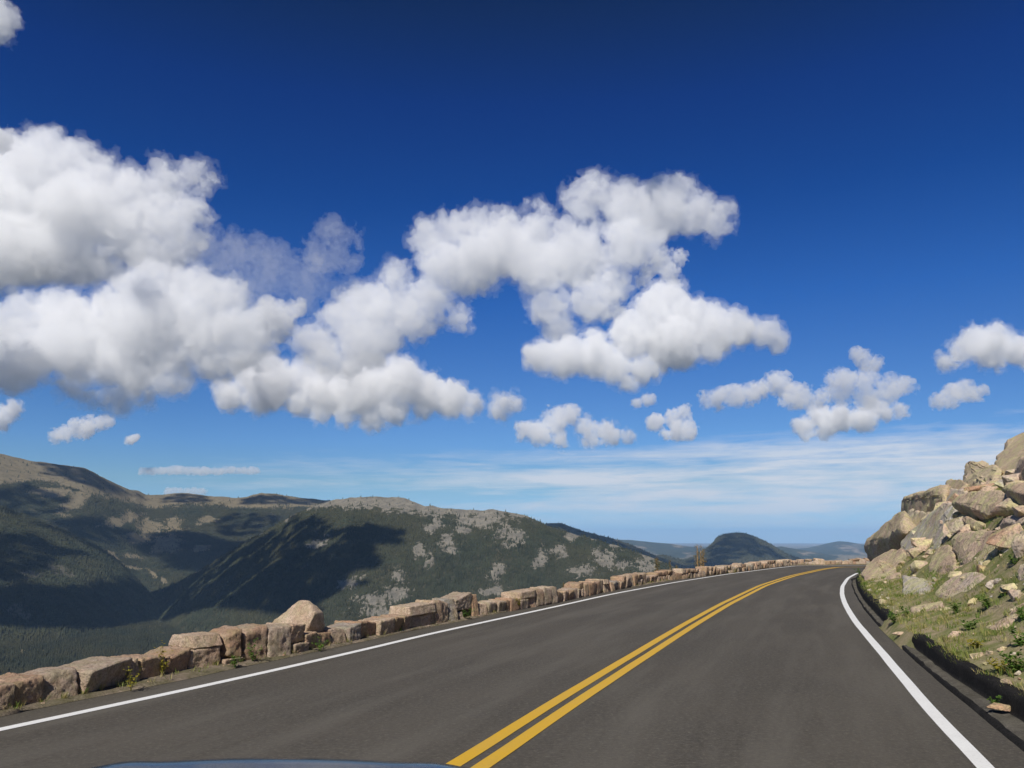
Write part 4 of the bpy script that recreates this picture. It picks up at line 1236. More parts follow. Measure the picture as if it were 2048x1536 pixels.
def herb(name, p, h, spread, n, mat, label, cat, seed, lw=(.05, .016), stems=4, group=None, upright=.8):
    r2 = np.random.default_rng(seed)
    root = empty(name, tuple(p)); tag(root, label, cat, group)
    S, Lf = Blades(), Blades()
    p0 = np.zeros(3)
    tips = []
    for k in range(stems):
        a = r2.uniform(0, 6.28); tip = np.array([math.cos(a) * spread * r2.uniform(.1, 1), math.sin(a) * spread * r2.uniform(.1, 1), h * r2.uniform(.65, 1.0)])
        tips.append(tip)
        d = np.array([tip[0], tip[1], 0.0]); S.blade(p0 - np.array([0, 0, .02]), d / (np.linalg.norm(d) + 1e-6), tip[2], .004, .3, np.linalg.norm(d[:2]) / tip[2])
    for k in range(n):
        tip = tips[r2.integers(stems)]; t = r2.uniform(.12, 1.0)
        q = tip * t * np.array([1, 1, 1]); a = r2.uniform(0, 6.28)
        d = np.array([math.cos(a), math.sin(a), r2.uniform(0, upright)])
        Lf.leaf(q, d, lw[0] * r2.uniform(.6, 1.25) * (1.15 - .4 * t), lw[1] * r2.uniform(.7, 1.2), float(np.clip(r2.normal(.5, .25), 0, 1)), r2.uniform(0, .4))
    S.build("stem", mat, root); Lf.build("foliage", mat, root)
    return root

def hp(px, py):
    Y = hill_hit(px, py) or 12.0
    q = at_y(px, py, Y); q[2] = hill_at(q[0], q[1])[0]; return q
G2 = "leafy plants on the rock slope"
for k, (px, py, h, spr, n, lab) in enumerate([
    (2030, 1350, .24, .20, 190, "big dark green leafy plant at the right edge just above the near curb"),
    (2040, 1296, .20, .16, 130, "dark green leafy plant at the right edge higher than the big one"),
    (2000, 1345, .13, .13, 70, "olive green plant left of the big leafy plant above the near curb"),
    (1938, 1262, .16, .17, 90, "green plant below the long low slab in the middle of the grass slope"),
    (1975, 1215, .18, .2, 130, "wide green plant right of the bright orange stone"),
    (1912, 1226, .17, .16, 90, "green plant beside the low rounded rock with the reddish end"),
    (2032, 1135, .22, .2, 110, "olive green plant beside the brown boulder at the right edge"),
    (1788, 1247, .18, .16, 100, "grassy green plant hanging over the end of the far curb by the drain gap"),
    (1811, 1231, .15, .14, 70, "pale green plant above the drain gap of the curb"),
    (1950, 1300, .11, .14, 70, "yellowish green plant in the stony grass above the near curb"),
    (1726, 1145, .3, .28, 120, "bushy plant at the foot of the rock pile where the white line bends away"),
    (2045, 1245, .16, .14, 80, "green plant behind the pinkish flat rock")]):
    herb("plant", on_ground(1720, 1150, .22) if px == 1726 else hp(px, py), h, spr, n, m_leaf if k not in (2, 9) else m_yleaf, lab, "plant", 300 + k, (.07, .014), 6, G2)
w_ = on_ground(1988, 1412, .08); herb("weed", w_, .10, .09, 40, m_leaf, "small green weed growing out of the near curb beside an orange stone", "weed", 340, (.04, .012), 5)
G3 = "plants growing at the stone wall"
for k, (px, py, zz, h, spr, n, mt_, lab) in enumerate([
    (262, 1378, .03, .26, .13, 46, m_yleaf, "yellow stalky plant in the joint of the low wall nearest the camera"),
    (325, 1352, .03, .42, .12, 70, m_yleaf, "tall yellow green plant against the wall with a sprig above its top"),
    (470, 1332, .03, .14, .14, 60, m_leaf, "small green plant under the first raised crenel of the wall"),
    (505, 1322, .03, .27, .14, 90, m_leaf, "taller green plant leaning on the first raised crenel of the wall"),
    (640, 1299, .03, .16, .16, 60, m_leaf, "green plant in the shaded notch of the wall beside the pointed boulder"),
    (930, 1236, .03, .22, .30, 120, m_leaf, "bright green plant filling the gap under the second raised crenel of the wall"),
    (1036, 1217, .03, .25, .16, 60, m_yleaf, "olive plant at the wall foot just before its third raised crenel"),
    (1470, 1146, .03, .3, .4, 80, m_yleaf, "yellow green plants at the wall foot far along the bend")]):
    herb("plant", on_ground(px, py, zz), h, spr, n, mt_, lab, "plant", 360 + k, (.05, .010), 5, G3, 1.2)

# small conifers beyond the wall
m_needle = leaf_mat("brown_green_needles", [(0.06, 0.07, 0.025), (0.16, 0.14, 0.055), (0.32, 0.22, 0.10)], .2)
m_bark, nt = new_mat("weathered_bark")
out = nd(nt, "ShaderNodeOutputMaterial"); b = nd(nt, "ShaderNodeBsdfDiffuse"); nt.links.new(b.outputs[0], out.inputs["Surface"])
pos = nd(nt, "ShaderNodeNewGeometry").outputs["Position"]
nt.links.new(mixc(nt, tex_noise(nt, mapping(nt, pos, (30, 30, 4)), 1.0, 5, .7), (0.36, 0.25, 0.13), (0.20, 0.13, 0.07)), b.inputs["Color"])
def tube(path, rad, sides=7):
    path = np.asarray(path, float); V, F_ = [], []
    for i, (p, r) in enumerate(zip(path, rad)):
        t = path[min(i + 1, len(path) - 1)] - path[max(i - 1, 0)]; t /= np.linalg.norm(t)
        a = np.cross(t, [0.3, 1, 0.1]); a /= np.linalg.norm(a); b_ = np.cross(t, a)
        for k in range(sides):
            th = 2 * math.pi * k / sides; V.append(p + r * (a * math.cos(th) + b_ * math.sin(th)))
    for i in range(len(path) - 1):
        for k in range(sides):
            F_.append((i * sides + k, i * sides + (k + 1) % sides, (i + 1) * sides + (k + 1) % sides, (i + 1) * sides + k))
    F_.append(tuple(range((len(path) - 1) * sides, len(path) * sides)))
    return V, F_
def conifer(px, ytop, ybase, Y, width_px, label, seed, trunks=1, n=160, tint0=.5, drop=.6):
    r2 = np.random.default_rng(seed)
    top = at_y(px, ytop, Y); bot = at_y(px, ybase, Y)
    H = top[2] - bot[2]; R = width_px / F_PX * Y / 2
    root = empty("conifer_tree", tuple(bot - np.array([0, 0, drop]))); tag(root, label, "tree", "small trees beyond the stone wall")
    V, F_ = [], []
    for t in range(trunks):
        x0 = (t - (trunks - 1) / 2) * R * .9
        hh = (H if t == 0 else H * r2.uniform(.7, .85)) + drop
        zz = np.linspace(0, hh, 9)
        path = np.column_stack([x0 + .05 * R * np.cumsum(r2.normal(size=9)), .05 * R * np.cumsum(r2.normal(size=9)), zz])
        v, f = tube(path, np.linspace(.055, .008, 9) * max(H, .8)); o_ = len(V); V += v; F_ += [tuple(i + o_ for i in q) for q in f]
        for k in range(14):
            z = r2.uniform(.25, .95) * hh; a = r2.uniform(0, 6.28); l = R * (1.15 - z / hh) * r2.uniform(.5, 1.1)
            c = np.array([x0, 0, z]); e = c + np.array([math.cos(a) * l, math.sin(a) * l, -.15 * l])
            v, f = tube([c, (c + e) / 2 + [0, 0, .02], e], [.010 * H, .007 * H, .003 * H], 4); o_ = len(V); V += v; F_ += [tuple(i + o_ for i in q) for q in f]
    mesh_obj("trunk", V, F_, m_bark, root)
    B_ = Blades()
    for k in range(n):
        z = r2.uniform(.2, 1.0); a = r2.uniform(0, 6.28); rr = R * (1.1 - z) ** .7 * r2.uniform(.3, 1.1) * (1 + .3 * math.sin(z * 26))
        x0 = (r2.integers(trunks) - (trunks - 1) / 2) * R * .9
        p = np.array([x0 + math.cos(a) * rr * .7, math.sin(a) * rr * .7, drop + z * H])
        for j in range(4):
            B_.leaf(p + r2.normal(0, .03 * H, 3), (math.cos(a) + r2.normal(0, .4), math.sin(a) + r2.normal(0, .4), r2.uniform(-.2, .5)), .075 * H * r2.uniform(.6, 1.2), .012 * H, float(np.clip(r2.normal(tint0, .25), 0, 1)))
    B_.build("crown", m_needle, root)
conifer(1399, 1091, 1150, 43, 16, "tall thin brown conifer with two bare trunks standing before the dome shaped hill", 50, 2, 110, .75)
conifer(1408, 1100, 1150, 44.5, 16, "shorter brown conifer close behind the tall two trunk conifer", 51, 1, 90, .8)
conifer(1315, 1116, 1160, 38, 15, "small pointed conifer beyond the wall, leftmost of the three small ones", 52, 1, 150, .6)
conifer(1341, 1121, 1158, 40, 9, "thin small conifer beyond the wall between two other small ones", 53, 1, 70, .6)
conifer(1353, 1130, 1156, 40.5, 14, "low bushy conifer top just right of the thin small conifer", 54, 1, 120, .5)
conifer(1128, 1165, 1195, 24, 26, "low grey green bush top behind the wall before its fourth raised crenel", 55, 1, 150, .2)
conifer(1147, 1162, 1195, 24.5, 20, "darker bush top behind the wall touching its fourth raised crenel", 56, 1, 150, .1)
# ------------------------------------------------------------------ front of the car the picture was taken from
m_paint, nt = new_mat("dark_blue_car_paint")
out = nd(nt, "ShaderNodeOutputMaterial"); b = nd(nt, "ShaderNodeBsdfPrincipled"); nt.links.new(b.outputs[0], out.inputs["Surface"])
b.inputs["Base Color"].default_value = (0.012, 0.016, 0.028, 1); b.inputs["Roughness"].default_value = .22; b.inputs["Metallic"].default_value = .0; b.inputs["Specular IOR Level"].default_value = .3
b.inputs["Coat Weight"].default_value = .1; b.inputs["Coat Roughness"].default_value = .06
pos = nd(nt, "ShaderNodeNewGeometry").outputs["Position"]
nt.links.new(ramp(nt, tex_noise(nt, pos, 3, 3, .6), [(.3, .14), (.7, .2)]), b.inputs["Roughness"])
def plain(name, col, rough, metal=0.0):
    m, nt = new_mat(name); out = nd(nt, "ShaderNodeOutputMaterial"); b = nd(nt, "ShaderNodeBsdfPrincipled"); nt.links.new(b.outputs[0], out.inputs["Surface"])
    pos = nd(nt, "ShaderNodeNewGeometry").outputs["Position"]
    nt.links.new(mixc(nt, tex_noise(nt, pos, 30, 4, .7), col, tuple(c * .7 for c in col)), b.inputs["Base Color"])
    b.inputs["Roughness"].default_value = rough; b.inputs["Metallic"].default_value = metal
    return m
m_rub, m_hilite, m_lens, m_rim = plain("black_rubber", (.02, .02, .02), .8), plain("bright_highlight", (.6, .6, .6), .25, 1.0), plain("headlight_lens", (.55, .57, .6), .1), plain("alloy_rim", (.45, .45, .46), .3, .9)
car = empty("car", (-.52, 0, 0), math.radians(-1.0))
tag(car, "dark blue car whose bonnet just shows at the bottom of the picture", "car")
def shell(name, xs, ys, f, mat, thick=.03, parent=car):
    X, Yc = np.meshgrid(xs, ys, indexing="ij"); Z = f(X, Yc)
    top = np.stack([X, Yc, Z], -1).reshape(-1, 3); bot = top - [0, 0, thick]
    n, m = X.shape; fa = grid_faces(n, m)
    per = [i * m for i in range(n)] + [(n - 1) * m + j for j in range(1, m)] + [i * m + m - 1 for i in range(n - 2, -1, -1)] + [j for j in range(m - 2, 0, -1)]
    N = n * m
    side = [(per[k], per[(k + 1) % len(per)], per[(k + 1) % len(per)] + N, per[k] + N) for k in range(len(per))]
    return mesh_obj(name, np.concatenate([top, bot]), [tuple(q) for q in fa] + [tuple(q[::-1] + N) for q in fa] + side, mat, parent)
hood = lambda X, Yc: HOOD_Z + .035 * np.clip((1.75 - Yc) / .8, 0, 1) - .085 * np.clip(np.abs(X) / .75, 0, 1.2) ** 2.2 - .22 * np.clip((Yc - 1.78) / .42, 0, 1) ** 2 + .006 * np.exp(-((np.abs(X) - .33) / .06) ** 2)
HOOD_Z = 1.053
shell("bonnet", np.linspace(-.72, .72, 49), np.linspace(.92, 2.18, 45), hood, m_paint)
wing = lambda X, Yc: hood(np.sign(X) * .72, Yc) - .012 - .5 * np.clip((np.abs(X) - .73) / .17, 0, 1) ** 1.8
for sgn in (-1, 1): shell("front_wing", sgn * np.linspace(.735, .905, 14), np.linspace(.9, 2.15, 30), wing, m_paint)
# bumper, grille, lights, wheels
th = np.linspace(-1.2, 1.2, 40)
def band(name, z0, z1, y0, bulge, mat, half, dep=.10):
    xs = np.linspace(-half, half, 40); zs = np.linspace(z0, z1, 8)
    X, Z = np.meshgrid(xs, zs, indexing="ij")
    Yb_ = y0 - .22 * np.abs(X / half) ** 3 + bulge * np.sin((Z - z0) / (z1 - z0) * math.pi)
    fr_ = np.stack([X, Yb_, Z], -1).reshape(-1, 3); bk = fr_ - [0, dep, 0]
    fa = grid_faces(40, 8); N = 320
    per = [i * 8 for i in range(40)] + [39 * 8 + j for j in range(1, 8)] + [i * 8 + 7 for i in range(38, -1, -1)] + [j for j in range(6, 0, -1)]
    side = [(per[k], per[(k + 1) % len(per)], per[(k + 1) % len(per)] + N, per[k] + N) for k in range(len(per))]
    return mesh_obj(name, np.concatenate([fr_, bk]), [tuple(q) for q in fa] + [tuple(q[::-1] + N) for q in fa] + side, mat, car)
band("bumper", .28, .60, 2.34, .05, m_paint, .9)
g_ = band("grille", .61, .76, 2.27, .01, m_rub, .42, .06)
for sgn in (-1, 1):
    P, Fc = stone_shape(np.array([.19, .10, .075]), 3, 8, .6, 0.0)
    o = mesh_obj("headlight", P, Fc, m_lens, car); o.location = (sgn * .64, 2.12, .70)
    tv, tf = [], []
    for j, (rad, xx) in enumerate(((.2, -.1), (.31, -.11), (.335, -.07), (.335, .07), (.31, .11), (.2, .1))):
        for k in range(28): a = k / 28 * 2 * math.pi; tv.append((xx, rad * math.cos(a), rad * math.sin(a)))
    for j in range(6):
        for k in range(28): tf.append((j * 28 + k, j * 28 + (k + 1) % 28, ((j + 1) % 6) * 28 + (k + 1) % 28, ((j + 1) % 6) * 28 + k))
    wh = empty("wheel", (sgn * .80, 1.42, .335)); wh.parent = car
    mesh_obj("tyre", tv, tf, m_rub, wh)
    rv, rf = [(sgn * .07, 0, 0)], []
    for k in range(40): a = k / 40 * 2 * math.pi; rr = .205; rv.append((sgn * (.10 if k % 8 < 4 else .04), rr * math.cos(a), rr * math.sin(a)))
    for k in range(40): rf.append((0, 1 + k, 1 + (k + 1) % 40))
    mesh_obj("rim", rv, rf, m_rim, wh)
shell("cowl", np.linspace(-.74, .74, 20), np.linspace(.74, .905, 5), lambda X, Yc: hood(X, Yc * 0 + .92) - .03 + (.92 - Yc) * .15, m_rub)
for x0 in (-.55, .1):
    v, f = tube([(x0, .80, hood(np.array(x0), np.array(.92)) + .02), (x0 + .28, .76, .985), (x0 + .60, .74, .975)], [.012, .010, .007], 6); mesh_obj("wiper", v, f, m_rub, car)
tr = [(x, 1.70 + .03 * x, float(hood(np.array(x), np.array(1.70 + .03 * x))) + .004) for x in np.linspace(-.02, .66, 16)]  # bright metal strip added for the highlight lines on the bonnet
v, f = tube(tr, [.004] * 16, 6); mesh_obj("bonnet_highlight_strip", v, f, m_hilite, car)
# ------------------------------------------------------------------ the clouds of the picture
CL = [
 ("big white and grey cumulus cut by the left edge, with a round knob on top", 3700, dict(mfp=.8, rag=.5, seed=11, step_px=3.4),
  [(92, 300, 34), (30, 335, 50), (85, 345, 60), (150, 338, 48), (192, 335, 30), (10, 400, 70), (80, 420, 85), (170, 420, 75), (262, 395, 48), (330, 378, 42), (385, 355, 32), (408, 368, 22), (330, 440, 50), (370, 425, 36), (250, 470, 62), (110, 500, 80), (10, 500, 75), (185, 530, 50), (300, 505, 42), (350, 500, 38), (80, 545, 36), (370, 470, 34), (-60, 450, 90), (-60, 360, 70), (20, 548, 30)]),
 ("broad cumulus below the knobbed one at the left, bright crest and dark grey belly", 3150, dict(mfp=.75, rag=.48, seed=12, step_px=3.4),
  [(300, 588, 50), (385, 575, 42), (440, 600, 46), (215, 615, 50), (120, 635, 48), (40, 650, 48), (300, 650, 80), (400, 660, 72), (470, 660, 44), (490, 705, 46), (160, 690, 65), (250, 715, 58), (60, 712, 46), (15, 735, 44), (350, 722, 46), (430, 720, 40), (200, 745, 34), (270, 760, 34), (340, 765, 30), (150, 770, 28), (170, 792, 18), (240, 795, 20), (300, 788, 20), (525, 700, 24), (-50, 690, 60)]),
 ("low cumulus joined to the broad one, left of centre, with a hole at its foot", 6300, dict(mfp=.7, rag=.42, seed=13, step_px=3.0),
  [(500, 745, 32), (455, 795, 30), (540, 770, 44), (600, 760, 40), (650, 785, 40), (720, 775, 50), (800, 765, 48), (850, 785, 38), (690, 828, 22), (745, 835, 20), (790, 815, 26), (900, 800, 32), (945, 808, 18), (1000, 812, 22), (1030, 806, 16), (600, 805, 28), (520, 805, 24), (810, 738, 22), (845, 815, 22), (640, 825, 18)]),
 ("great arching cumulus in the centre that reaches up to the right", 5000, dict(mfp=.95, rag=.5, seed=14, step_px=3.2),
  [(640, 690, 40), (612, 682, 22), (700, 640, 44), (750, 605, 44), (792, 560, 30), (800, 615, 48), (725, 690, 42), (830, 640, 38), (660, 722, 26), (700, 735, 24), (862, 475, 30), (905, 455, 38), (950, 450, 42), (1000, 468, 36), (880, 530, 52), (950, 530, 60), (1020, 505, 56), (1075, 465, 40), (1080, 545, 56), (1150, 515, 62), (1165, 415, 42), (1195, 395, 30), (1250, 425, 52), (1320, 425, 52), (1345, 395, 30), (1395, 440, 40), (1432, 455, 28), (1446, 425, 14), (1100, 615, 42), (1120, 652, 32), (1180, 600, 44), (1222, 580, 32), (1250, 490, 42), (1300, 490, 30), (1070, 412, 12), (860, 600, 30), (925, 635, 22), (770, 670, 30)]),
 ("white cumulus right of the centre with a rounded dome and a tail to the right", 4600, dict(mfp=.6, rag=.38, seed=15, step_px=3.0),
  [(1335, 608, 30), (1300, 640, 44), (1370, 635, 44), (1265, 680, 48), (1345, 685, 50), (1190, 715, 38), (1135, 718, 30), (1085, 712, 22), (1230, 735, 36), (1430, 668, 38), (1480, 662, 30), (1525, 672, 20), (1555, 686, 11), (1420, 695, 26), (1255, 765, 16), (1290, 735, 26), (1470, 650, 20)]),
 ("small white cumulus low in the centre above the pale sky", 8200, dict(mfp=.9, rag=.6, seed=16, step_px=1.5),
  [(1110, 845, 22), (1140, 836, 20), (1168, 856, 24), (1215, 868, 18), (1080, 868, 18), (1048, 864, 11), (1120, 880, 14), (1180, 876, 16), (1255, 868, 12), (1095, 825, 9)]),
 ("white cumulus low at the right with a pointed right end", 7600, dict(mfp=.9, rag=.55, seed=17, step_px=1.5),
  [(1608, 852, 20), (1640, 835, 24), (1680, 838, 26), (1722, 838, 24), (1768, 824, 18), (1800, 820, 11), (1650, 862, 14), (1615, 868, 10), (1745, 812, 14)]),
 ("rounded cumulus cut by the right edge", 5900, dict(mfp=.9, rag=.55, seed=18, step_px=1.8),
  [(1962, 688, 32), (1925, 705, 28), (2000, 692, 34), (1892, 724, 14), (2036, 700, 26), (1975, 716, 20), (2060, 705, 30)]),
 ("thin ragged cloud above the low cumulus at the right", 7000, dict(core=False, mfp=1.9, rag=.62, seed=19, step_px=1.8),
  [(1680, 772, 18), (1735, 765, 18), (1785, 778, 15), (1810, 775, 10), (1740, 790, 14)]),
 ("faint puff left of the thin ragged cloud at the right", 7000, dict(core=False, mfp=1.9, rag=.62, seed=20, step_px=1.8), [(1600, 795, 20), (1580, 805, 12), (1640, 800, 12)]),
 ("faint puff standing above a ragged string of cloud right of the centre", 7200, dict(core=False, mfp=1.6, rag=.6, seed=21, step_px=1.8), [(1552, 766, 15), (1540, 772, 10), (1565, 775, 10)]),
 ("ragged string of thin cloud right of the centre", 7400, dict(core=False, mfp=1.8, rag=.65, seed=22, step_px=1.8), [(1472, 792, 14), (1435, 800, 12), (1505, 790, 13), (1415, 800, 8), (1450, 795, 11)]),
 ("small ragged cloud low right of the centre", 8600, dict(core=False, mfp=1.4, rag=.6, seed=23, step_px=1.6), [(1355, 858, 15), (1335, 868, 9), (1375, 860, 11), (1345, 832, 9), (1310, 845, 10), (1370, 822, 8)]),
 ("tiny cloud under the domed cumulus right of the centre", 7600, dict(mfp=1.3, rag=.55, seed=24, step_px=1.6), [(1272, 806, 10), (1295, 801, 10), (1305, 798, 7)]),
 ("faint slanting cloud near the right edge above the rocks", 6800, dict(core=False, mfp=2.0, rag=.6, seed=25, step_px=1.8), [(1900, 793, 17), (1930, 783, 15), (1880, 803, 10), (1955, 785, 8)]),
 ("faint wisp between the domed cumulus and the right edge", 6200, dict(core=False, mfp=2.2, rag=.65, seed=26, step_px=1.8), [(1732, 722, 13), (1720, 712, 9), (1750, 725, 8)]),
 ("small white cloud cut by the left edge low above the bald mountain", 7800, dict(mfp=.8, rag=.5, seed=27, step_px=1.6), [(12, 832, 20), (30, 818, 13), (2, 845, 14), (-20, 830, 20)]),
 ("thin ragged cloud low at the left above the bald mountain", 9000, dict(core=False, mfp=1.7, rag=.65, seed=28, step_px=1.6), [(165, 858, 13), (195, 848, 10), (130, 868, 10), (212, 842, 7), (110, 872, 7), (178, 852, 11)]),
 ("tiny white cloud low at the left, right of the thin ragged one", 9500, dict(mfp=1.0, rag=.5, seed=29, step_px=2.0), [(262, 881, 9), (271, 876, 7), (254, 886, 6)]),
 ("white wisp in the top left corner of the sky", 2300, dict(mfp=1.1, rag=.6, seed=30, step_px=3.4), [(-10, 40, 34), (12, 30, 20), (5, 70, 16), (24, 45, 12), (-20, 0, 30)]),
 ("small wisp at the left edge above the knobbed cumulus", 3100, dict(core=False, mfp=1.6, rag=.6, seed=31, step_px=3.0), [(4, 275, 13), (-10, 280, 16)]),
 ("torn grey cloud between the broad cumulus and the arching one", 4500, dict(core=False, mfp=1.5, rag=.7, seed=32, step_px=2.8), [(540, 640, 24), (570, 632, 18), (520, 655, 18), (590, 620, 9), (555, 660, 14)]),
 ("thin veil of rippled cloud right of the knobbed cumulus", 3700, dict(core=False, mfp=10.0, rag=1.25, seed=33, step_px=2.6, depth=.3, grow=.22),
  [(430, 500, 38), (480, 515, 40), (540, 535, 42), (600, 560, 36), (520, 570, 40), (460, 545, 40), (580, 540, 26), (640, 560, 20), (675, 572, 14), (420, 540, 36), (560, 590, 26), (620, 535, 14), (700, 575, 10), (610, 600, 18), (680, 590, 12), (480, 590, 30), (500, 500, 22)]),
 ("faint streaky veil high between the knobbed cumulus and the arching one", 3500, dict(core=False, mfp=9.0, rag=.85, seed=34, step_px=3.4, depth=.3), [(660, 465, 15), (690, 470, 15), (715, 478, 9), (630, 500, 14), (670, 515, 16), (700, 520, 12), (640, 530, 10)]),
 ("ragged fringe of cloud hanging right of the arching cumulus", 5000, dict(core=False, mfp=2.2, rag=.75, seed=35, step_px=2.8), [(1340, 545, 14), (1325, 525, 14), (1355, 515, 12), (1300, 540, 10), (1345, 560, 8), (1290, 560, 12), (1235, 625, 12)]),
 ("long thin flat streak of cloud low over the bald ridge at the left", 9800, dict(core=False, mfp=2.6, rag=.5, seed=36, step_px=1.6, halo=.2), [(x, 942 + .8 * math.sin(x * .05), 4.5 + 2 * math.sin((x - 270) / 250 * 3.1)) for x in range(284, 520, 7)]),
 ("faint flat streak of cloud just above the bald ridge at the left", 9800, dict(core=False, mfp=4.0, rag=.6, seed=37, step_px=1.6, halo=.2), [(x, 983, 4.5) for x in range(335, 410, 7)]),
]
for lab, Y, kw, blobs in CL:
    if kw.get("core") is False and len(blobs) < 16:
        kw = dict(kw, grow=.26, rag=min(1.05, kw["rag"] * 1.4)); blobs = [(x, y, r * 1.12) for x, y, r in blobs]
    o = make_cloud(blobs, Y, **kw)
    tag(o, lab, "cloud", "clouds in the blue sky", kind="thing")
# ------------------------------------------------------------------ unseen clouds above the frame, shaped to cast the shadows on the mountains
_front = []
for Lr_ in (L1, L3, L4, L6, LV):
    P = Lr_["P"].reshape(-1, 3)
    a, b_ = project(P)
    ok = (P[:, 1] > 300) & (Lr_["S"].ravel() >= 0) & (a > -60) & (a < 1700) & (b_ < 1300)
    _front.append((P[ok], a[ok], b_[ok]))
_FP = np.concatenate([f[0] for f in _front]); _FX = np.concatenate([f[1] for f in _front]); _FY = np.concatenate([f[2] for f in _front])
_FD = np.linalg.norm(_FP, axis=1)
def surf_at(px, py):
    q = (np.abs(_FX - px) < 6) & (np.abs(_FY - py) < 4)
    if not q.any(): q = (np.abs(_FX - px) < 14) & (np.abs(_FY - py) < 8)
    if not q.any(): return None
    i = np.where(q)[0]
    return _FP[i[np.argmin(_FD[i])]]

def in_poly(x, y, poly):
    c = False; n = len(poly)
    for i in range(n):
        (x0, y0), (x1, y1) = poly[i], poly[(i + 1) % n]
        if (y0 > y) != (y1 > y) and x < (x1 - x0) * (y - y0) / (y1 - y0) + x0: c = not c
    return c

def shade_cloud(poly, t, sx, sy, rpx, h, holes=(), keep=1.0, seed=1):
    r2 = np.random.default_rng(seed)
    xs = [p[0] for p in poly]; ys = [p[1] for p in poly]
    sph = []
    for x in np.arange(min(xs), max(xs), sx):
        for y in np.arange(min(ys), max(ys), sy):
            x2, y2 = x + r2.uniform(-.4, .4) * sx, y + r2.uniform(-.4, .4) * sy
            if not in_poly(x2, y2, poly) or r2.random() > keep: continue
            if any(((x2 - a) / c) ** 2 + ((y2 - b) / d) ** 2 < 1 for a, b, c, d in holes): continue
            P = surf_at(x2, y2)
            if P is None: continue
            sph.append((*(P + SUN * (t + r2.uniform(-60, 60))), rpx * np.linalg.norm(P) / F_PX * r2.uniform(.8, 1.25)))
    S = np.array(sph)
    lo = (S[:, :3] - S[:, 3:]).min(0) - 4 * h; hi = (S[:, :3] + S[:, 3:]).max(0) + 4 * h
    n = np.ceil((hi - lo) / h).astype(int) + 1
    D = np.full(n, 200.0, np.float32)
    ax = [lo[k] + np.arange(n[k]) * h for k in range(3)]
    for (x, y, z, r) in S:
        pad = r + 4 * h
        a = np.maximum(((np.array([x, y, z]) - pad - lo) / h).astype(int), 0); b = np.minimum(((np.array([x, y, z]) + pad - lo) / h).astype(int) + 2, n)
        X = ax[0][a[0]:b[0]][:, None, None] - x; Yy = ax[1][a[1]:b[1]][None, :, None] - y; Z = ax[2][a[2]:b[2]][None, None, :] - z
        d = (np.sqrt(X * X + Yy * Yy + Z * Z) - r).astype(np.float32)
        sub = D[a[0]:b[0], a[1]:b[1], a[2]:b[2]]; sub[...] = np.minimum(sub, d)
    GX, GY, GZ = np.meshgrid(*[a.astype(np.float32) for a in ax], indexing="ij")
    bd = np.abs(D) < 120
    D[bd] += 16 * fbm(GX[bd] / 90, GY[bd] / 90, GZ[bd] / 90, 4, .6)
    D[0], D[-1] = h, h; D[:, 0], D[:, -1] = h, h; D[:, :, 0], D[:, :, -1] = h, h
    v, q = surface_nets(D)
    v, q = drop_specks(v, q, 60)
    v = lo + v * h; c = v.mean(0)
    o = mesh_obj("clouds", v - c, q, cloud_mat(0.12)); o.location = c
    tag(o, "unseen clouds above the frame, shaped to shade the mountains", "clouds", kind="stuff")

shade_cloud([(300, 1186), (345, 1170), (430, 1125), (500, 1083), (560, 1052), (600, 1036), (650, 1038), (660, 1056), (690, 1056), (730, 1046), (800, 1058), (805, 1080), (760, 1084), (740, 1100), (762, 1118), (735, 1140), (745, 1160), (690, 1172), (650, 1192), (600, 1215), (500, 1212), (430, 1196), (380, 1200), (330, 1200)],
            3300, 13, 7, 13, 12, holes=[(648, 1082, 44, 9), (722, 1146, 34, 14), (690, 1110, 16, 8), (560, 1056, 20, 8)], seed=1)
shade_cloud([(-60, 1186), (0, 1180), (60, 1170), (140, 1180), (230, 1180), (300, 1188), (430, 1196), (600, 1215), (650, 1222), (560, 1217), (430, 1207), (370, 1222), (300, 1240), (150, 1249), (-60, 1246)], 3400, 12, 4, 14, 13, seed=2)
shade_cloud([(-40, 1062), (0, 1066), (60, 1066), (110, 1082), (175, 1104), (160, 1115), (110, 1112), (100, 1135), (60, 1158), (-40, 1168)], 4000, 15, 8, 9, 14, seed=3)
shade_cloud([(82, 920), (168, 932), (205, 950), (262, 978), (296, 990), (250, 986), (200, 972), (150, 957), (95, 945)], 5600, 10, 6, 7, 15, seed=4)
shade_cloud([(-40, 975), (0, 974), (60, 967), (125, 985), (150, 1002), (120, 1030), (60, 1035), (-40, 1010)], 5600, 16, 9, 8, 16, keep=.75, seed=5)
shade_cloud([(70, 1045), (130, 1035), (180, 1030), (240, 1038), (200, 1052), (290, 1062), (230, 1087), (160, 1072), (90, 1052)], 5400, 14, 7, 8, 16, seed=6)
shade_cloud([(430, 1045), (480, 1022), (560, 1026), (610, 1020), (640, 1012), (590, 1040), (520, 1062), (440, 1075)], 5600, 14, 7, 8, 16, keep=.9, seed=7)
shade_cloud([(310, 1112), (360, 1122), (1390, 1112), (1400, 1106), (1432, 1078), (1470, 1068), (1510, 1074), (1560, 1102), (1590, 1117), (1500, 1108), (1440, 1120), (1400, 1142), (1320, 1146)][2:], 8200, 12, 6, 9, 24, seed=8)
shade_cloud([(318, 1000), (330, 988), (365, 983), (400, 986), (428, 993), (420, 1002), (345, 1003)], 6000, 8, 4, 6, 16, seed=9)
shade_cloud([(470, 1003), (480, 994), (520, 984), (560, 986), (600, 994), (660, 1000), (640, 1007), (560, 1004), (500, 1005)], 6000, 8, 4, 6, 16, seed=10)
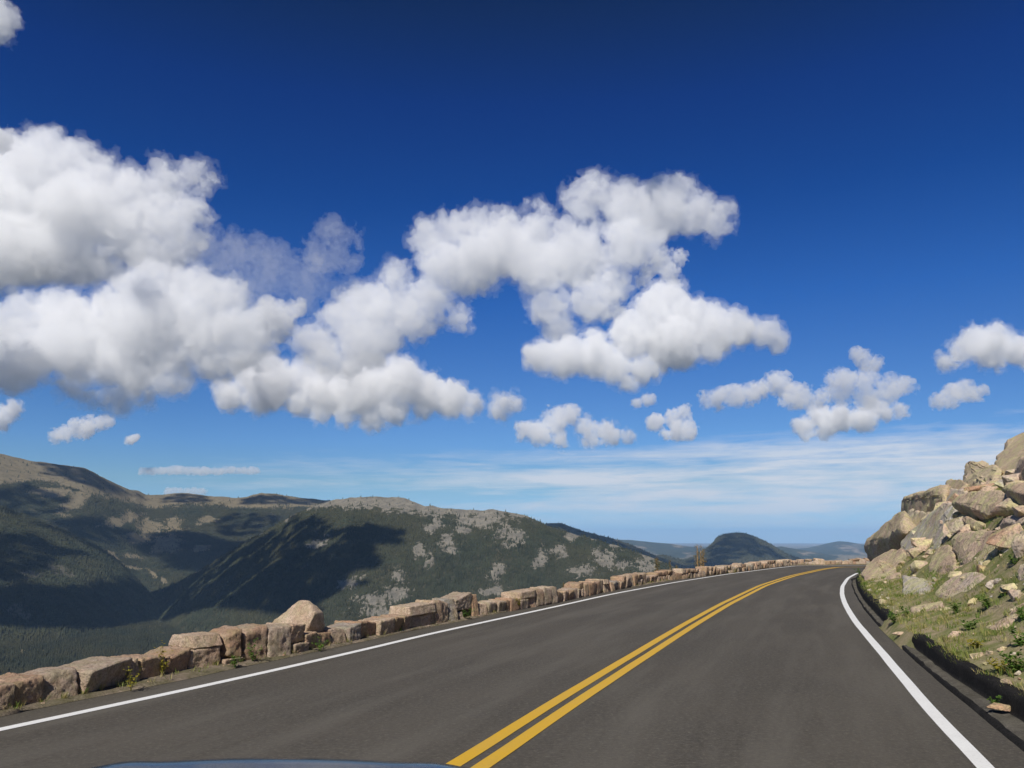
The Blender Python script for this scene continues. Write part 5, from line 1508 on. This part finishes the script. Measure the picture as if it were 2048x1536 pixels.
# ------------------------------------------------------------------ sky, sun, haze
w = bpy.data.worlds.new("World"); scene.world = w; w.use_nodes = True
nt = w.node_tree; bg = nt.nodes["Background"]
sky = nd(nt, "ShaderNodeTexSky", sky_type="NISHITA", sun_disc=False, sun_elevation=SUN_EL, sun_rotation=SUN_AZ, altitude=3600, air_density=1.0, dust_density=0.4, ozone_density=3.0)
SKY_STR = 0.10
def row_sin(py):
    d = ray(1024, py); return float(d[2] / np.linalg.norm(d))
tc = nd(nt, "ShaderNodeTexCoord").outputs["Generated"]
sx = nd(nt, "ShaderNodeSeparateXYZ", ins={"Vector": tc})
# clear thin air at 3600 m: the deep blue overhead and the paler blue low down, as a filter on the sky texture by height above the horizon
FILT = [(1078, (0.46, 0.62, 0.84)), (1055, (0.46, 0.64, 0.84)), (965, (0.56, 0.70, 0.71)), (890, (0.46, 0.69, 0.88)), (610, (0.15, 0.51, 0.99)), (410, (0.04, 0.35, 0.86)), (210, (0.03, 0.265, 0.76)), (10, (0.05, 0.20, 0.46))]
stops = [(max(0.0, row_sin(y)), c) for y, c in FILT]
skyc = mixc(nt, 1.0, sky.outputs[0], ramp(nt, sx.outputs["Z"], stops), "MULTIPLY")
# thin layered cloud low over the horizon on the right
u = mth(nt, "DIVIDE", sx.outputs["X"], mth(nt, "MAXIMUM", sx.outputs["Y"], 0.05)); v = sx.outputs["Z"]
sv = nd(nt, "ShaderNodeCombineXYZ", ins={"X": mth(nt, "MULTIPLY", u, 2.6), "Y": mth(nt, "ADD", mth(nt, "MULTIPLY", v, 46.0), mth(nt, "MULTIPLY", u, -0.5)), "Z": 3.7}).outputs[0]
s1 = tex_noise(nt, sv, 1.0, 7, .6, .5)
sv2 = nd(nt, "ShaderNodeCombineXYZ", ins={"X": mth(nt, "MULTIPLY", u, 14.0), "Y": mth(nt, "MULTIPLY", v, 130.0), "Z": 1.7}).outputs[0]
s2 = tex_noise(nt, sv2, 1.0, 5, .62, .3)
side = ramp(nt, mth(nt, "MULTIPLY_ADD", u, 0.5, 0.5), [(0.22, 0.15), (0.40, 0.65), (0.54, 0.95), (0.72, 1.0)])
ve = mth(nt, "ADD", v, mth(nt, "MULTIPLY", mth(nt, "SUBTRACT", 0.55, u), mth(nt, "MULTIPLY", v, 0.40)))
hgt = ramp(nt, mth(nt, "ADD", ve, mth(nt, "MULTIPLY", mth(nt, "SUBTRACT", tex_noise(nt, sv, .6, 3, .6), .5), .05)), [(0.004, 0.25), (0.02, 0.7), (0.05, 0.9), (0.088, 1.0), (0.108, 0.75), (0.15, 0.0)])
cov = mth(nt, "ADD", mth(nt, "MULTIPLY", s1, 1.0), mth(nt, "MULTIPLY", mth(nt, "SUBTRACT", s2, .5), .55))
cov = mth(nt, "ADD", cov, mth(nt, "MULTIPLY", mth(nt, "MULTIPLY", side, hgt), .42))
cov = ramp(nt, cov, [(0.66, 0), (0.82, 0.5), (0.97, 1.0)])
cov = mth(nt, "MULTIPLY", cov, mth(nt, "MULTIPLY", side, hgt))
skyc = mixc(nt, cov, skyc, (6.8, 7.2, 7.9))
nt.links.new(skyc, bg.inputs[0]); bg.inputs[1].default_value = SKY_STR
L = bpy.data.lights.new("sun", "SUN"); L.energy = 5.0; L.angle = math.radians(.5); L.color = (1, .95, .87)
lo = bpy.data.objects.new("sun", L); C.objects.link(lo)
lo.rotation_euler = Vector(tuple(SUN)).to_track_quat("Z", "Y").to_euler()

HAZE_TOP = 760.0
hm, nt = new_mat("haze_air")
out = nd(nt, "ShaderNodeOutputMaterial")
pv_ = nd(nt, "ShaderNodeVolumePrincipled")
pv_.inputs["Color"].default_value = (0.40, 0.65, 1.0, 1)
pv_.inputs["Density"].default_value = 2.2e-5
pv_.inputs["Anisotropy"].default_value = -0.15
nt.links.new(pv_.outputs[0], out.inputs["Volume"])
H = 72000.0
z0, z1 = -400.0, HAZE_TOP
hz = mesh_obj("haze", [(-H, -H, z0), (H, -H, z0), (H, H, z0), (-H, H, z0), (-H, -H, z1), (H, -H, z1), (H, H, z1), (-H, H, z1)],
    [(0, 3, 2, 1), (4, 5, 6, 7), (0, 1, 5, 4), (1, 2, 6, 5), (2, 3, 7, 6), (3, 0, 4, 7)], hm, smooth=False)
tag(hz, "thin blue air haze over the valley and far hills", "haze", kind="stuff")
